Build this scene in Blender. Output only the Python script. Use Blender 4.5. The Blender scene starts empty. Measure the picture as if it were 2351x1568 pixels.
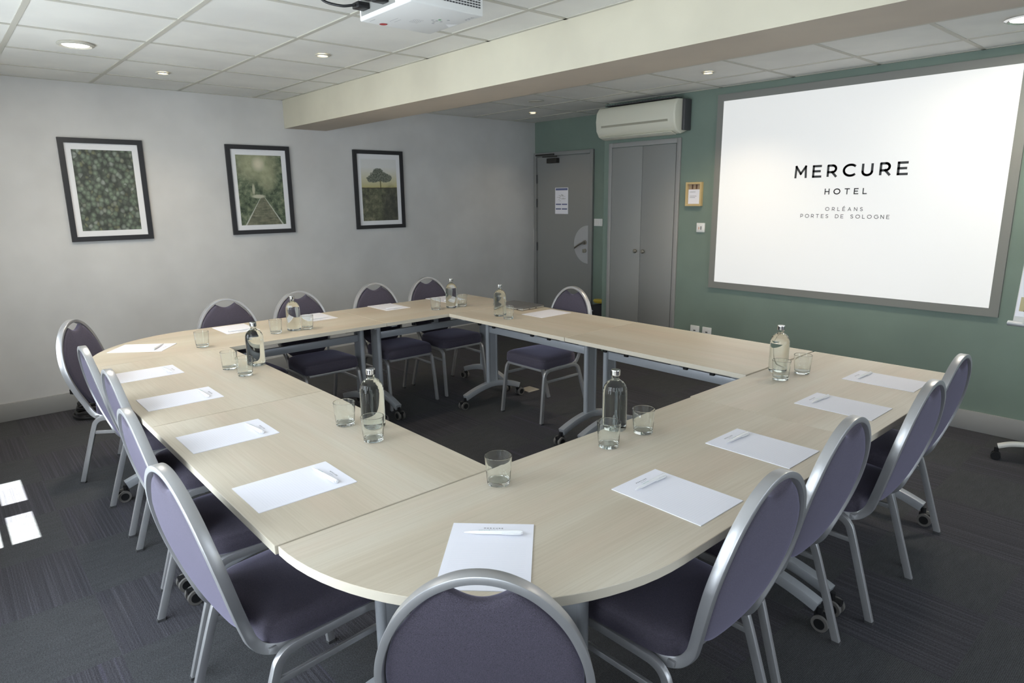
import bpy, bmesh, math, random
from mathutils import Vector, Matrix, noise

PI = math.pi
C = bpy.context.scene.collection
scene = bpy.context.scene

# ---------------------------------------------------------------- camera
cam_d = bpy.data.cameras.new('camera')
cam = bpy.data.objects.new('camera', cam_d)
C.objects.link(cam)
scene.camera = cam
RIGHT = Vector((0.66419516, 0.74747454, -0.01125153))
UP = Vector((-0.15372587, 0.15129701, 0.97646176))
FWD = Vector((-0.73158263, 0.64683152, -0.21539692))
cm = Matrix((RIGHT, UP, -FWD)).transposed().to_4x4()
cm.translation = Vector((0, 0, 1.573))
cam.matrix_world = cm
cam_d.sensor_width = 36.0
cam_d.lens = 22.996
cam_d.clip_start = 0.05

# ---------------------------------------------------------------- world, light, exposure
w = bpy.data.worlds.new('world')
scene.world = w
w.use_nodes = True
bg = w.node_tree.nodes['Background']
bg.inputs[0].default_value = (0.80, 0.85, 1.0, 1)
bg.inputs[1].default_value = 1.5

scene.view_settings.view_transform = 'Standard'
scene.view_settings.look = 'None'
scene.view_settings.gamma = 1.0
scene.view_settings.use_curve_mapping = False
scene.view_settings.exposure = 0.35


def lamp(name, kind, loc, energy, color, **kw):
    d = bpy.data.lights.new(name, kind)
    d.energy = energy
    d.color = color
    for k, v in kw.items():
        setattr(d, k, v)
    o = bpy.data.objects.new(name, d)
    o.location = loc
    C.objects.link(o)
    return o


sun = lamp('sun', 'SUN', (-4, -3, 6), 58.0, (1.0, 0.97, 0.93), angle=0.006)
sun.rotation_euler = Vector((0.0, 0.29, -0.957)).to_track_quat('-Z', 'Y').to_euler()
DAY = (0.87, 0.91, 1.0)
WINX = [(-4.66, -3.56), (-3.05, -1.35), (-0.85, 1.0)]
WZ0, WZ1 = 0.72, 2.08
for i, (x0, x1) in enumerate(WINX):
    z0 = (WZ0, 0.30, WZ0)[i]
    a = lamp('daylight', 'AREA', ((x0 + x1) / 2, -0.62, (z0 + WZ1) / 2), (42.0, 52.0, 22.0)[i] * (x1 - x0), DAY,
             shape='RECTANGLE', size=(x1 - x0), size_y=WZ1 - z0)
    a.rotation_euler = (PI / 2 + 0.02, 0, 0)
WR = (1.6, 4.3)          # unseen window opening added in the right-hand wall for extra fill
a = lamp('daylight', 'AREA', (2.2, (WR[0] + WR[1]) / 2, 1.25), 31.0, DAY, shape='RECTANGLE', size=WR[1] - WR[0], size_y=1.7)  # fill light added behind the unseen right-hand opening
a.rotation_euler = (PI / 2, 0, PI / 2)


# ---------------------------------------------------------------- materials
def lin(c):
    return tuple(((v / 255.0) / 12.92 if v / 255.0 <= 0.04045 else ((v / 255.0 + 0.055) / 1.055) ** 2.4) for v in c) + (1.0,)


def mat(name, rgb, rough=0.5, metal=0.0, **kw):
    m = bpy.data.materials.new(name)
    m.use_nodes = True
    b = m.node_tree.nodes['Principled BSDF']
    b.inputs['Base Color'].default_value = lin(rgb)
    b.inputs['Roughness'].default_value = rough
    b.inputs['Metallic'].default_value = metal
    for k, v in kw.items():
        b.inputs[k.replace('_', ' ')].default_value = v
    return m


def N(m, t, **kw):
    n = m.node_tree.nodes.new(t)
    for k, v in kw.items():
        setattr(n, k, v)
    return n


def L(m, a, b):
    m.node_tree.links.new(a, b)


def BS(m):
    return m.node_tree.nodes['Principled BSDF']


def ramp(m, stops, interp='LINEAR'):
    r = N(m, 'ShaderNodeValToRGB')
    r.color_ramp.interpolation = interp
    e = r.color_ramp.elements
    while len(e) < len(stops):
        e.new(0.5)
    for el, (p, c) in zip(e, stops):
        el.position = p
        el.color = lin(c)
    return r


def coords(m, scale=(1, 1, 1), kind='Object', rot=(0, 0, 0), loc=(0, 0, 0)):
    tc = N(m, 'ShaderNodeTexCoord')
    mp = N(m, 'ShaderNodeMapping')
    mp.inputs['Scale'].default_value = scale
    mp.inputs['Rotation'].default_value = rot
    mp.inputs['Location'].default_value = loc
    L(m, tc.outputs[kind], mp.inputs['Vector'])
    return mp.outputs['Vector']


def noise_tex(m, vec, scale, detail=4.0, rough=0.55):
    n = N(m, 'ShaderNodeTexNoise')
    n.inputs['Scale'].default_value = scale
    n.inputs['Detail'].default_value = detail
    n.inputs['Roughness'].default_value = rough
    if vec is not None:
        L(m, vec, n.inputs['Vector'])
    return n.outputs['Fac']


def bump(m, fac, strength=0.1, dist=0.01):
    b = N(m, 'ShaderNodeBump')
    b.inputs['Strength'].default_value = strength
    b.inputs['Distance'].default_value = dist
    L(m, fac, b.inputs['Height'])
    L(m, b.outputs['Normal'], BS(m).inputs['Normal'])


def mathn(m, op, a, b=None, clamp=False):
    n = N(m, 'ShaderNodeMath', operation=op, use_clamp=clamp)
    for i, v in enumerate((a, b)):
        if v is None:
            continue
        if isinstance(v, (int, float)):
            n.inputs[i].default_value = v
        else:
            L(m, v, n.inputs[i])
    return n.outputs[0]


def mixc(m, fac, a, b):
    n = N(m, 'ShaderNodeMix', data_type='RGBA')
    if isinstance(fac, (int, float)):
        n.inputs[0].default_value = fac
    else:
        L(m, fac, n.inputs[0])
    for i, v in ((6, a), (7, b)):
        if isinstance(v, tuple):
            n.inputs[i].default_value = lin(v)
        else:
            L(m, v, n.inputs[i])
    return n.outputs[2]


def painted(name, rgb, rough=0.75, grain=0.06):
    m = mat(name, rgb, rough)
    v = coords(m, kind='Object')
    n = noise_tex(m, v, 2.0, 3)
    c2 = tuple(int(x * 0.955) for x in rgb)
    r = ramp(m, [(0.35, c2), (0.65, rgb)])
    L(m, n, r.inputs[0])
    L(m, r.outputs[0], BS(m).inputs['Base Color'])
    bump(m, noise_tex(m, v, 240.0, 2), grain, 0.004)
    return m


M_white = painted('white_wall_paint', (206, 205, 203))
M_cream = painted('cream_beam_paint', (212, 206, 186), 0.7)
M_beige = painted('warm_grey_beam_tone', (190, 178, 162), 0.7)
M_green = painted('sage_green_wall_paint', (122, 138, 128), 0.7)
M_greyp = mat('grey_door_paint', (140, 140, 138), 0.5)
M_grey_trim = mat('grey_trim_paint', (150, 149, 147), 0.55)
M_frame_grey = mat('grey_painted_border', (128, 128, 124), 0.6)
M_tile = painted('ceiling_tile', (228, 227, 221), 0.9, 0.15)
M_tbar = mat('ceiling_grid_metal', (190, 187, 176), 0.7)
M_wplastic = mat('white_plastic', (228, 228, 226), 0.35)
M_acplastic = mat('ivory_plastic', (216, 214, 198), 0.4)
M_black = mat('black_plastic', (22, 22, 24), 0.45)
M_darkgrey = mat('dark_grey_plastic', (70, 70, 72), 0.5)
M_rubber = mat('grey_rubber_tyre', (104, 101, 98), 0.6)
M_alu = mat('brushed_aluminium', (182, 182, 184), 0.36, 0.62)
nz = noise_tex(M_alu, coords(M_alu, (40, 40, 3)), 6.0, 3)
rr = N(M_alu, 'ShaderNodeMapRange')
rr.inputs[3].default_value = 0.27
rr.inputs[4].default_value = 0.42
L(M_alu, nz, rr.inputs[0])
L(M_alu, rr.outputs[0], BS(M_alu).inputs['Roughness'])
M_legmetal = mat('grey_lacquered_metal', (172, 175, 180), 0.35, 0.2)
M_chrome = mat('polished_chrome', (225, 225, 225), 0.1, 1.0)
M_steel = mat('satin_steel', (170, 166, 156), 0.3, 1.0)
M_paper = mat('white_paper', (236, 236, 244), 0.75)
M_ink = mat('dark_ink', (60, 62, 68), 0.7)
M_ink_soft = mat('grey_ink', (128, 130, 140), 0.7)
M_teal_ink = mat('teal_ink', (70, 160, 160), 0.6)
M_penwhite = mat('glossy_white_plastic', (240, 240, 242), 0.18)
M_framewood = mat('black_stained_frame', (30, 30, 34), 0.45)
M_matboard = mat('white_mat_board', (226, 226, 228), 0.8)
M_lightwood = mat('pale_pine_frame', (202, 178, 128), 0.5)


def fabric(name, rgb):
    m = mat(name, rgb, 0.9)
    BS(m).inputs['Sheen Weight'].default_value = 0.38
    BS(m).inputs['Sheen Roughness'].default_value = 0.4
    BS(m).inputs['Sheen Tint'].default_value = (0.72, 0.68, 1.0, 1)
    v = coords(m)
    n = noise_tex(m, v, 700.0, 2)
    r = ramp(m, [(0.3, tuple(int(x * 0.72) for x in rgb)), (0.7, tuple(min(255, int(x * 1.25)) for x in rgb))])
    L(m, n, r.inputs[0])
    L(m, r.outputs[0], BS(m).inputs['Base Color'])
    bump(m, n, 0.25, 0.001)
    return m


M_fab = fabric('purple_grey_fabric', (69, 64, 76))


def wood(name, along):
    m = mat(name, (206, 194, 168), 0.40)
    v = coords(m, (0.5, 3.6, 5.0))
    n1 = noise_tex(m, v, 1.3, 6, 0.55)
    r1 = ramp(m, [(0.28, (188, 177, 158)), (0.5, (200, 190, 172)), (0.72, (209, 202, 187))])
    L(m, n1, r1.inputs[0])
    n2 = noise_tex(m, coords(m, (3.0, 210.0, 60.0)), 1.0, 3, 0.6)
    r2 = ramp(m, [(0.3, (205, 196, 180)), (0.65, (255, 255, 255))])
    L(m, n2, r2.inputs[0])
    mx = N(m, 'ShaderNodeMix', data_type='RGBA', blend_type='MULTIPLY')
    mx.inputs[0].default_value = 0.25
    L(m, r1.outputs[0], mx.inputs[6])
    L(m, r2.outputs[0], mx.inputs[7])
    n3 = noise_tex(m, coords(m, (0.8, 5.0, 3.0)), 1.5, 3)
    r3 = ramp(m, [(0.48, (0, 0, 0)), (0.70, (150, 150, 150))])
    L(m, n3, r3.inputs[0])
    c = mixc(m, r3.outputs[0], mx.outputs[2], (208, 186, 168))
    L(m, c, BS(m).inputs['Base Color'])
    bump(m, n2, 0.04, 0.001)
    return m


M_wood_x = wood('pale_birch_laminate_lengthwise', 'x')
M_edge = mat('pale_birch_edging', (204, 196, 180), 0.45)


def glass(name, ior, tint=(252, 255, 254)):
    m = mat(name, tint, 0.0)
    b = BS(m)
    b.inputs['Transmission Weight'].default_value = 1.0
    b.inputs['IOR'].default_value = ior
    return m


M_glass = glass('clear_glass', 1.45)
M_bottle = glass('water_filled_glass', 1.36, (244, 250, 247))


def carpet():
    m = mat('charcoal_carpet_tiles', (60, 60, 62), 0.95)
    tc = N(m, 'ShaderNodeTexCoord')
    sx = N(m, 'ShaderNodeSeparateXYZ')
    L(m, tc.outputs['Object'], sx.inputs[0])
    X, Y = sx.outputs[0], sx.outputs[1]
    ti = mathn(m, 'FLOOR', mathn(m, 'DIVIDE', mathn(m, 'ADD', X, 4.95 + 20.0), 0.5))
    tj = mathn(m, 'FLOOR', mathn(m, 'DIVIDE', mathn(m, 'ADD', Y, -0.3 + 20.0), 0.5))
    par = mathn(m, 'MODULO', mathn(m, 'ADD', ti, tj), 2.0)          # 0 plain / 1 striped
    par = mathn(m, 'SUBTRACT', 1.0, par)

    def stripes(coord, scale, detail, seed, rgh=0.7):
        cb = N(m, 'ShaderNodeCombineXYZ')
        L(m, coord, cb.inputs[0])
        L(m, mathn(m, 'ADD', mathn(m, 'MULTIPLY', mathn(m, 'ADD', ti, mathn(m, 'MULTIPLY', tj, 7.3)), 3.7), mathn(m, 'MULTIPLY', X, 0.006 if scale > 50 else 0.0)), cb.inputs[1])
        cb.inputs[2].default_value = seed
        n = noise_tex(m, cb.outputs[0], scale, detail, rgh)
        return n
    s_f = stripes(Y, 130.0, 1, 0.0)          # stripes running along X
    lil = stripes(Y, 34.0, 2, 5.0)
    rib = N(m, 'ShaderNodeTexWave', wave_type='BANDS', bands_direction='X')
    rib.inputs['Scale'].default_value = 60.0
    rib.inputs['Distortion'].default_value = 1.2
    rib.inputs['Detail Scale'].default_value = 6.0
    L(m, tc.outputs['Object'], rib.inputs['Vector'])
    speck = noise_tex(m, tc.outputs['Object'], 190.0, 3, 0.7)
    mott = noise_tex(m, coords(m, (18, 4, 1)), 2.2, 4)
    striped = ramp(m, [(0.28, (60, 60, 66)), (0.5, (71, 70, 77)), (0.72, (88, 87, 94))])
    L(m, s_f, striped.inputs[0])
    lr = ramp(m, [(0.62, (0, 0, 0)), (0.68, (170, 170, 170))])
    L(m, lil, lr.inputs[0])
    striped_c = mixc(m, lr.outputs[0], striped.outputs[0], (94, 88, 108))
    plain = ramp(m, [(0.2, (60, 62, 65)), (0.8, (86, 87, 90))])
    fac = mathn(m, 'ADD', mathn(m, 'MULTIPLY', rib.outputs['Fac'], 0.45), mathn(m, 'MULTIPLY', mott, 0.55))
    L(m, fac, plain.inputs[0])
    col = mixc(m, par, plain.outputs[0], striped_c)
    sp = ramp(m, [(0.3, (70, 70, 74)), (0.7, (255, 255, 255))])
    L(m, speck, sp.inputs[0])
    mul = N(m, 'ShaderNodeMix', data_type='RGBA', blend_type='MULTIPLY')
    mul.inputs[0].default_value = 0.75
    L(m, col, mul.inputs[6])
    L(m, sp.outputs[0], mul.inputs[7])
    L(m, mul.outputs[2], BS(m).inputs['Base Color'])
    bump(m, mathn(m, 'ADD', speck, mathn(m, 'MULTIPLY', s_f, par)), 0.5, 0.004)
    return m


M_carpet = carpet()


def emit(name, rgb, strength, base=(240, 240, 240)):
    m = mat(name, base, 0.5)
    BS(m).inputs['Emission Color'].default_value = lin(rgb)
    BS(m).inputs['Emission Strength'].default_value = strength
    return m


M_lamp_big = emit('glowing_lamp_diffuser', (255, 250, 240), 8.0)
M_lamp_spot = emit('glowing_spot_lens', (255, 236, 190), 5.0)
M_screen = emit('glowing_screen_fabric', (248, 249, 247), 0.40, (190, 190, 190))  # the surface's own glow stands in for the projector's light
M_pane = bpy.data.materials.new('window_pane')
M_pane.use_nodes = True
M_pane.node_tree.nodes.clear()
_o = N(M_pane, 'ShaderNodeOutputMaterial')
_t = N(M_pane, 'ShaderNodeBsdfTransparent')
_t.inputs[0].default_value = (0.94, 0.97, 0.96, 1)
_g = N(M_pane, 'ShaderNodeBsdfGlossy')
_g.inputs['Roughness'].default_value = 0.02
_m = N(M_pane, 'ShaderNodeMixShader')
_m.inputs[0].default_value = 0.06
L(M_pane, _t.outputs[0], _m.inputs[1])
L(M_pane, _g.outputs[0], _m.inputs[2])
L(M_pane, _m.outputs[0], _o.inputs[0])


# ---------------------------------------------------------------- mesh helpers
def new_bm():
    return bmesh.new()


def box(bm, lo, hi, mi=0):
    r = bmesh.ops.create_cube(bm, size=1.0)
    vs = r['verts']
    for v in vs:
        v.co = Vector([(lo[i] + hi[i]) / 2 + v.co[i] * (hi[i] - lo[i]) for i in range(3)])
    for f in {f for v in vs for f in v.link_faces}:
        f.material_index = mi
    return vs


def obox(bm, c, size, rotz=0.0, mi=0, tilt=None):
    r = bmesh.ops.create_cube(bm, size=1.0)
    R = Matrix.Rotation(rotz, 3, 'Z')
    if tilt is not None:
        R = R @ tilt
    for v in r['verts']:
        v.co = R @ Vector([v.co[i] * size[i] for i in range(3)]) + Vector(c)
    for f in {f for v in r['verts'] for f in v.link_faces}:
        f.material_index = mi
    return r['verts']


def cyl(bm, p0, p1, r0, r1=None, seg=20, mi=0):
    if r1 is None:
        r1 = r0
    p0, p1 = Vector(p0), Vector(p1)
    d = (p1 - p0).normalized()
    a = d.orthogonal().normalized()
    b = d.cross(a)
    ring0 = [bm.verts.new(p0 + (a * math.cos(t) + b * math.sin(t)) * r0) for t in [2 * PI * i / seg for i in range(seg)]]
    ring1 = [bm.verts.new(p1 + (a * math.cos(t) + b * math.sin(t)) * r1) for t in [2 * PI * i / seg for i in range(seg)]]
    for i in range(seg):
        f = bm.faces.new((ring0[i], ring0[(i + 1) % seg], ring1[(i + 1) % seg], ring1[i]))
        f.material_index = mi
        f.smooth = True
    f = bm.faces.new(ring0[::-1])
    f.material_index = mi
    f = bm.faces.new(ring1)
    f.material_index = mi


def lathe(bm, prof, seg=40, c=(0, 0, 0), mi=0, closed=False):
    """prof: list of (r, z); r==0 ends become poles. Long spans get support rings so shading stays crisp."""
    dense = [prof[0]]
    for (ra, za), (rb, zb) in zip(prof[:-1], prof[1:]):
        ln = math.hypot(rb - ra, zb - za)
        if ln > 0.004:
            q = 0.0009 / ln
            dense += [(ra + (rb - ra) * q, za + (zb - za) * q), (rb + (ra - rb) * q, zb + (za - zb) * q)]
        dense.append((rb, zb))
    prof = dense
    rings = []
    for r, z in prof:
        if r <= 1e-6:
            rings.append([bm.verts.new((c[0], c[1], c[2] + z))])
        else:
            rings.append([bm.verts.new((c[0] + r * math.cos(2 * PI * i / seg), c[1] + r * math.sin(2 * PI * i / seg), c[2] + z)) for i in range(seg)])
    for a, b in zip(rings[:-1], rings[1:]):
        for i in range(seg):
            j = (i + 1) % seg
            if len(a) == 1 and len(b) == 1:
                continue
            if len(a) == 1:
                f = bm.faces.new((a[0], b[j], b[i]))
            elif len(b) == 1:
                f = bm.faces.new((a[i], a[j], b[0]))
            else:
                f = bm.faces.new((a[i], a[j], b[j], b[i]))
            f.smooth = True
            f.material_index = mi


def catmull(pts, n=8):
    pts = [Vector(p) for p in pts]
    P = [2 * pts[0] - pts[1]] + pts + [2 * pts[-1] - pts[-2]]
    out = []
    for i in range(1, len(P) - 2):
        p0, p1, p2, p3 = P[i - 1], P[i], P[i + 1], P[i + 2]
        for k in range(n):
            t = k / n
            out.append(0.5 * ((2 * p1) + (-p0 + p2) * t + (2 * p0 - 5 * p1 + 4 * p2 - p3) * t * t + (-p0 + 3 * p1 - 3 * p2 + p3) * t ** 3))
    out.append(pts[-1])
    return out


def sweep(bm, path, ref, wdt, thk, bev=0.25, seg_round=False, mi=0, cap=True, ref_start=0):
    """sweep a rounded rectangle; wdt measured along the transported ref vector, thk across it."""
    path = [Vector(p) for p in path]
    n = len(path)
    T = []
    for i in range(n):
        a = path[max(0, i - 1)]
        b = path[min(n - 1, i + 1)]
        T.append((b - a).normalized())
    refs = [None] * n
    r = Vector(ref)
    refs[ref_start] = (r - T[ref_start] * r.dot(T[ref_start])).normalized()
    for i in range(ref_start + 1, n):
        r = refs[i - 1]
        refs[i] = (r - T[i] * r.dot(T[i])).normalized()
    for i in range(ref_start - 1, -1, -1):
        r = refs[i + 1]
        refs[i] = (r - T[i] * r.dot(T[i])).normalized()
    hw, ht = wdt / 2, thk / 2
    if seg_round:
        prof = [(hw * math.cos(2 * PI * k / 14), ht * math.sin(2 * PI * k / 14)) for k in range(14)]
    else:
        c = min(hw, ht) * bev
        prof = []
        for sx, sy, a0 in ((1, 1, 0), (-1, 1, 90), (-1, -1, 180), (1, -1, 270)):
            for a in (0, 45, 90):
                t = math.radians(a0 + a)
                prof.append((sx * (hw - c) + c * math.cos(t), sy * (ht - c) + c * math.sin(t)))
    rings = []
    for i in range(n):
        w_ = refs[i]
        h_ = T[i].cross(w_)
        rings.append([bm.verts.new(path[i] + w_ * a + h_ * b) for a, b in prof])
    k = len(prof)
    for A, B in zip(rings[:-1], rings[1:]):
        for i in range(k):
            j = (i + 1) % k
            f = bm.faces.new((A[i], A[j], B[j], B[i]))
            f.smooth = True
            f.material_index = mi
    if cap:
        bm.faces.new(rings[0][::-1]).material_index = mi
        bm.faces.new(rings[-1]).material_index = mi


def prism(bm, poly, z0, z1, mi=0, mi_side=None):
    lo = [bm.verts.new((x, y, z0)) for x, y in poly]
    hi = [bm.verts.new((x, y, z1)) for x, y in poly]
    bm.faces.new(lo[::-1]).material_index = mi
    bm.faces.new(hi).material_index = mi
    k = len(poly)
    for i in range(k):
        j = (i + 1) % k
        f = bm.faces.new((lo[i], lo[j], hi[j], hi[i]))
        f.material_index = mi if mi_side is None else mi_side


def obj(name, bm, mats, parent=None, bevel=0.0, bseg=2, angle=35, smooth=True):
    me = bpy.data.meshes.new(name)
    bmesh.ops.recalc_face_normals(bm, faces=bm.faces[:])
    if bevel > 0:
        es = [e for e in bm.edges if len(e.link_faces) == 2 and e.calc_face_angle(0) > math.radians(angle)]
        bmesh.ops.bevel(bm, geom=es, offset=bevel, segments=bseg, profile=0.5, affect='EDGES', clamp_overlap=True)
    if smooth:
        lim = math.radians(angle)
        for f in bm.faces:
            f.smooth = True
        for e in bm.edges:
            if len(e.link_faces) == 2 and e.calc_face_angle(0) > lim:
                e.smooth = False
    bm.to_mesh(me)
    bm.free()
    if not isinstance(mats, (list, tuple)):
        mats = [mats]
    for m in mats:
        me.materials.append(m)
    o = bpy.data.objects.new(name, me)
    C.objects.link(o)
    if parent is not None:
        o.parent = parent
    return o


def tag(o, label, cat, group=None):
    o['label'] = label
    o['category'] = cat
    if group:
        o['group'] = group
    return o


def thing(name, label, cat, loc=(0, 0, 0), rotz=0.0, group=None):
    o = bpy.data.objects.new(name, None)
    o.empty_display_size = 0.1
    C.objects.link(o)
    o.location = loc
    o.rotation_euler = (0, 0, rotz)
    return tag(o, label, cat, group)


def struct(name, bm, mats, bevel=0.0, parent=None, **kw):
    o = obj(name, bm, mats, parent, bevel, **kw)
    if parent is None:
        o['kind'] = 'structure'
    return o


def kids(o):
    return [c for c in bpy.data.objects if c.parent == o]


def copy_tree(o, parent=None):
    c = o.copy()
    C.objects.link(c)
    if parent is not None:
        c.parent = parent
    for ch in kids(o):
        copy_tree(ch, c)
    return c


def place(proto, first, loc, rotz, label):
    o = proto if first else copy_tree(proto)
    o.location = loc
    o.rotation_euler = (0, 0, rotz)
    o['label'] = label
    return o


# ---------------------------------------------------------------- stroke lettering
def arc(cx, cy, rx, ry, a0, a1, n=14):
    return [(cx + rx * math.cos(math.radians(a0 + (a1 - a0) * i / n)), cy + ry * math.sin(math.radians(a0 + (a1 - a0) * i / n))) for i in range(n + 1)]


GL = {
    'M': (0.86, [[(0, 0), (0.04, 1), (0.43, 0.32), (0.82, 1), (0.86, 0)]]),
    'E': (0.56, [[(0.56, 1), (0, 1), (0, 0), (0.58, 0)], [(0, 0.51), (0.5, 0.51)]]),
    'R': (0.62, [[(0, 0), (0, 1), (0.34, 1)] + arc(0.34, 0.69, 0.27, 0.31, 90, -90) + [(0, 0.38)], [(0.33, 0.38), (0.62, 0)]]),
    'C': (0.80, [arc(0.5, 0.5, 0.5, 0.5, 48, 312, 26)]),
    'U': (0.68, [[(0, 1), (0, 0.36)] + arc(0.34, 0.34, 0.34, 0.34, 180, 360) + [(0.68, 1)]]),
    'H': (0.66, [[(0, 0), (0, 1)], [(0.66, 0), (0.66, 1)], [(0, 0.5), (0.66, 0.5)]]),
    'O': (0.98, [arc(0.49, 0.5, 0.49, 0.5, 0, 360, 34)]),
    'T': (0.68, [[(0, 1), (0.68, 1)], [(0.34, 1), (0.34, 0)]]),
    'L': (0.50, [[(0, 1), (0, 0), (0.52, 0)]]),
    'A': (0.78, [[(0, 0), (0.39, 1), (0.78, 0)], [(0.14, 0.3), (0.64, 0.3)]]),
    'N': (0.70, [[(0, 0), (0, 1), (0.7, 0), (0.7, 1)]]),
    'S': (0.58, [arc(0.29, 0.75, 0.27, 0.25, 30, 250, 14) + arc(0.29, 0.25, 0.29, 0.25, 75, -155, 16)]),
    'P': (0.60, [[(0, 0), (0, 1), (0.34, 1)] + arc(0.34, 0.67, 0.27, 0.33, 90, -90) + [(0, 0.34)]]),
    'D': (0.74, [[(0, 0), (0, 1), (0.26, 1)] + arc(0.26, 0.5, 0.5, 0.5, 90, -90, 20) + [(0, 0)]]),
    'G': (0.86, [arc(0.5, 0.5, 0.5, 0.5, 48, 345, 26) + [(0.98, 0.5), (0.62, 0.5)]]),
    'É': (0.56, [[(0.56, 1), (0, 1), (0, 0), (0.58, 0)], [(0, 0.51), (0.5, 0.51)], [(0.2, 1.16), (0.42, 1.38)]]),
}


def letters(bm, text, x0, x1, z0, h, wst, fn, mi=0, depth=0.0):
    """write text between x0 and x1 with cap height h; fn maps (x, y) of the sheet to 3D."""
    adv = sum(GL[c][0] if c != ' ' else 0.55 for c in text) * h
    gap = ((x1 - x0) - adv) / max(1, len(text) - 1)
    x = x0
    hw = wst / 2
    for c in text:
        if c == ' ':
            x += 0.55 * h + gap
            continue
        wd, strokes = GL[c]
        for s in strokes:
            pts = [Vector((x + px * h, z0 + hw + py * (h - wst))) for px, py in s]
            for a, b in zip(pts[:-1], pts[1:]):
                d = b - a
                if d.length < 1e-9:
                    continue
                d.normalize()
                nn = Vector((-d.y, d.x)) * hw
                e = d * hw * (0.5 if len(s) > 6 else 1.0)
                q = [a - e - nn, b + e - nn, b + e + nn, a - e + nn]
                f = bm.faces.new([bm.verts.new(fn(p.x, p.y)) for p in q])
                f.material_index = mi
        x += wd * h + gap


# ================================================================ ROOM SHELL
XW = -5.92      # white wall
YG = 5.09       # green wall
YR = 5.64       # recessed door wall
YF = -0.32      # window wall
XR = 1.9        # right wall
ZC = 2.437

b = new_bm()
box(b, (XW - 0.2, YF - 0.1, -0.1), (XR + 0.2, YR + 0.2, 0.0))
struct('floor', b, M_carpet, smooth=False)

b = new_bm()
box(b, (XW - 0.15, YF - 0.1, 0), (XW, YR + 0.15, ZC + 0.1))
struct('wall_left', b, M_white, smooth=False)

b = new_bm()
box(b, (-4.36, YG, 0), (XR + 0.15, YG + 0.12, ZC + 0.1))
box(b, (-4.36, YG + 0.12, 0), (-4.26, YR, ZC + 0.1))
struct('wall_back', b, M_green, smooth=False)
b = new_bm()
box(b, (XW, YR, 0), (-4.26, YR + 0.15, ZC + 0.1))
struct('wall_recess', b, M_green, smooth=False)
b = new_bm()
box(b, (XR, YF - 0.1, 0), (XR + 0.15, WR[0], ZC + 0.1))
box(b, (XR, WR[1], 0), (XR + 0.15, YG, ZC + 0.1))
box(b, (XR, WR[0], 0), (XR + 0.15, WR[1], 0.4))
box(b, (XR, WR[0], 2.1), (XR + 0.15, WR[1], ZC + 0.1))
struct('wall_right', b, M_white, smooth=False)
b = new_bm()
nw = 4
cw_ = (WR[1] - WR[0]) / nw
for k in range(nw + 1):
    yk = WR[0] + cw_ * k
    box(b, (XR + 0.05, max(WR[0], yk - 0.04), 0.4), (XR + 0.09, min(WR[1], yk + 0.04), 2.1))
for k in range(nw):
    for z_ in ((0.4, 0.47), (2.03, 2.1)):
        box(b, (XR + 0.05, WR[0] + cw_ * k + 0.04, z_[0]), (XR + 0.09, WR[0] + cw_ * (k + 1) - 0.04, z_[1]))
wr_ = struct('window_4', b, M_wplastic, smooth=False)  # unseen window, added to let fill in from the right
b = new_bm()
for k in range(nw):
    box(b, (XR + 0.068, WR[0] + cw_ * k + 0.04, 0.47), (XR + 0.072, WR[0] + cw_ * (k + 1) - 0.04, 2.03))
obj('pane', b, M_pane, wr_, smooth=False)

# window wall with three openings
b = new_bm()
xs = [XW] + [v for p in WINX for v in p] + [XR]
for i in range(0, len(xs), 2):
    box(b, (xs[i], YF - 0.08, 0), (xs[i + 1], YF, ZC + 0.1))
for i, (x0, x1) in enumerate(WINX):
    box(b, (x0, YF - 0.08, 0), (x1, YF, 0.30 if i == 1 else WZ0))
    box(b, (x0, YF - 0.08, WZ1), (x1, YF, ZC + 0.1))
struct('wall_front', b, M_white, smooth=False)
for i, (x0, x1) in enumerate(WINX):
    b = new_bm()
    y0, y1 = YF - 0.08, YF - 0.068
    WZ0 = 0.30 if i == 1 else 0.72
    half = [(x0, x0 + (x1 - x0) / 2), (x0 + (x1 - x0) / 2, x1)]
    if i == 0:
        cols = [(-4.56, -4.21), (-4.03, -3.67)]
        rows = [(0.80, 1.04), (1.115, 1.50), (1.577, 1.98)]
    else:
        n = 4
        cw = (x1 - x0) / n
        cols = [(x0 + cw * k + 0.05, x0 + cw * (k + 1) - 0.05) for k in range(n)]
        rows = [(WZ0 + 0.08, 1.38), (1.44, 1.98)]
    ex = [x0] + [v for c in cols for v in c] + [x1]
    for k in range(0, len(ex), 2):
        box(b, (ex[k], y0, WZ0), (ex[k + 1], y1, WZ1))
    ez = [WZ0] + [v for c in rows for v in c] + [WZ1]
    for c in cols:
        for k in range(0, len(ez), 2):
            box(b, (c[0], y0, ez[k]), (c[1], y1, ez[k + 1]))
    wo = struct('window_%d' % (i + 1), b, M_wplastic, smooth=False)
    b = new_bm()
    for c in cols:
        for r_ in rows:
            box(b, (c[0], y0 + 0.004, r_[0]), (c[1], y0 + 0.008, r_[1]))
    obj('pane', b, M_pane, wo, smooth=False)
# unseen slab added outside the two larger windows to block the high sun
b = new_bm()
box(b, (WINX[1][0] - 0.15, YF - 1.1, WZ1 + 0.12), (WINX[2][1] + 0.2, YF - 0.081, WZ1 + 0.18))
struct('sun_block_slab', b, M_wplastic, smooth=False)

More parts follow.
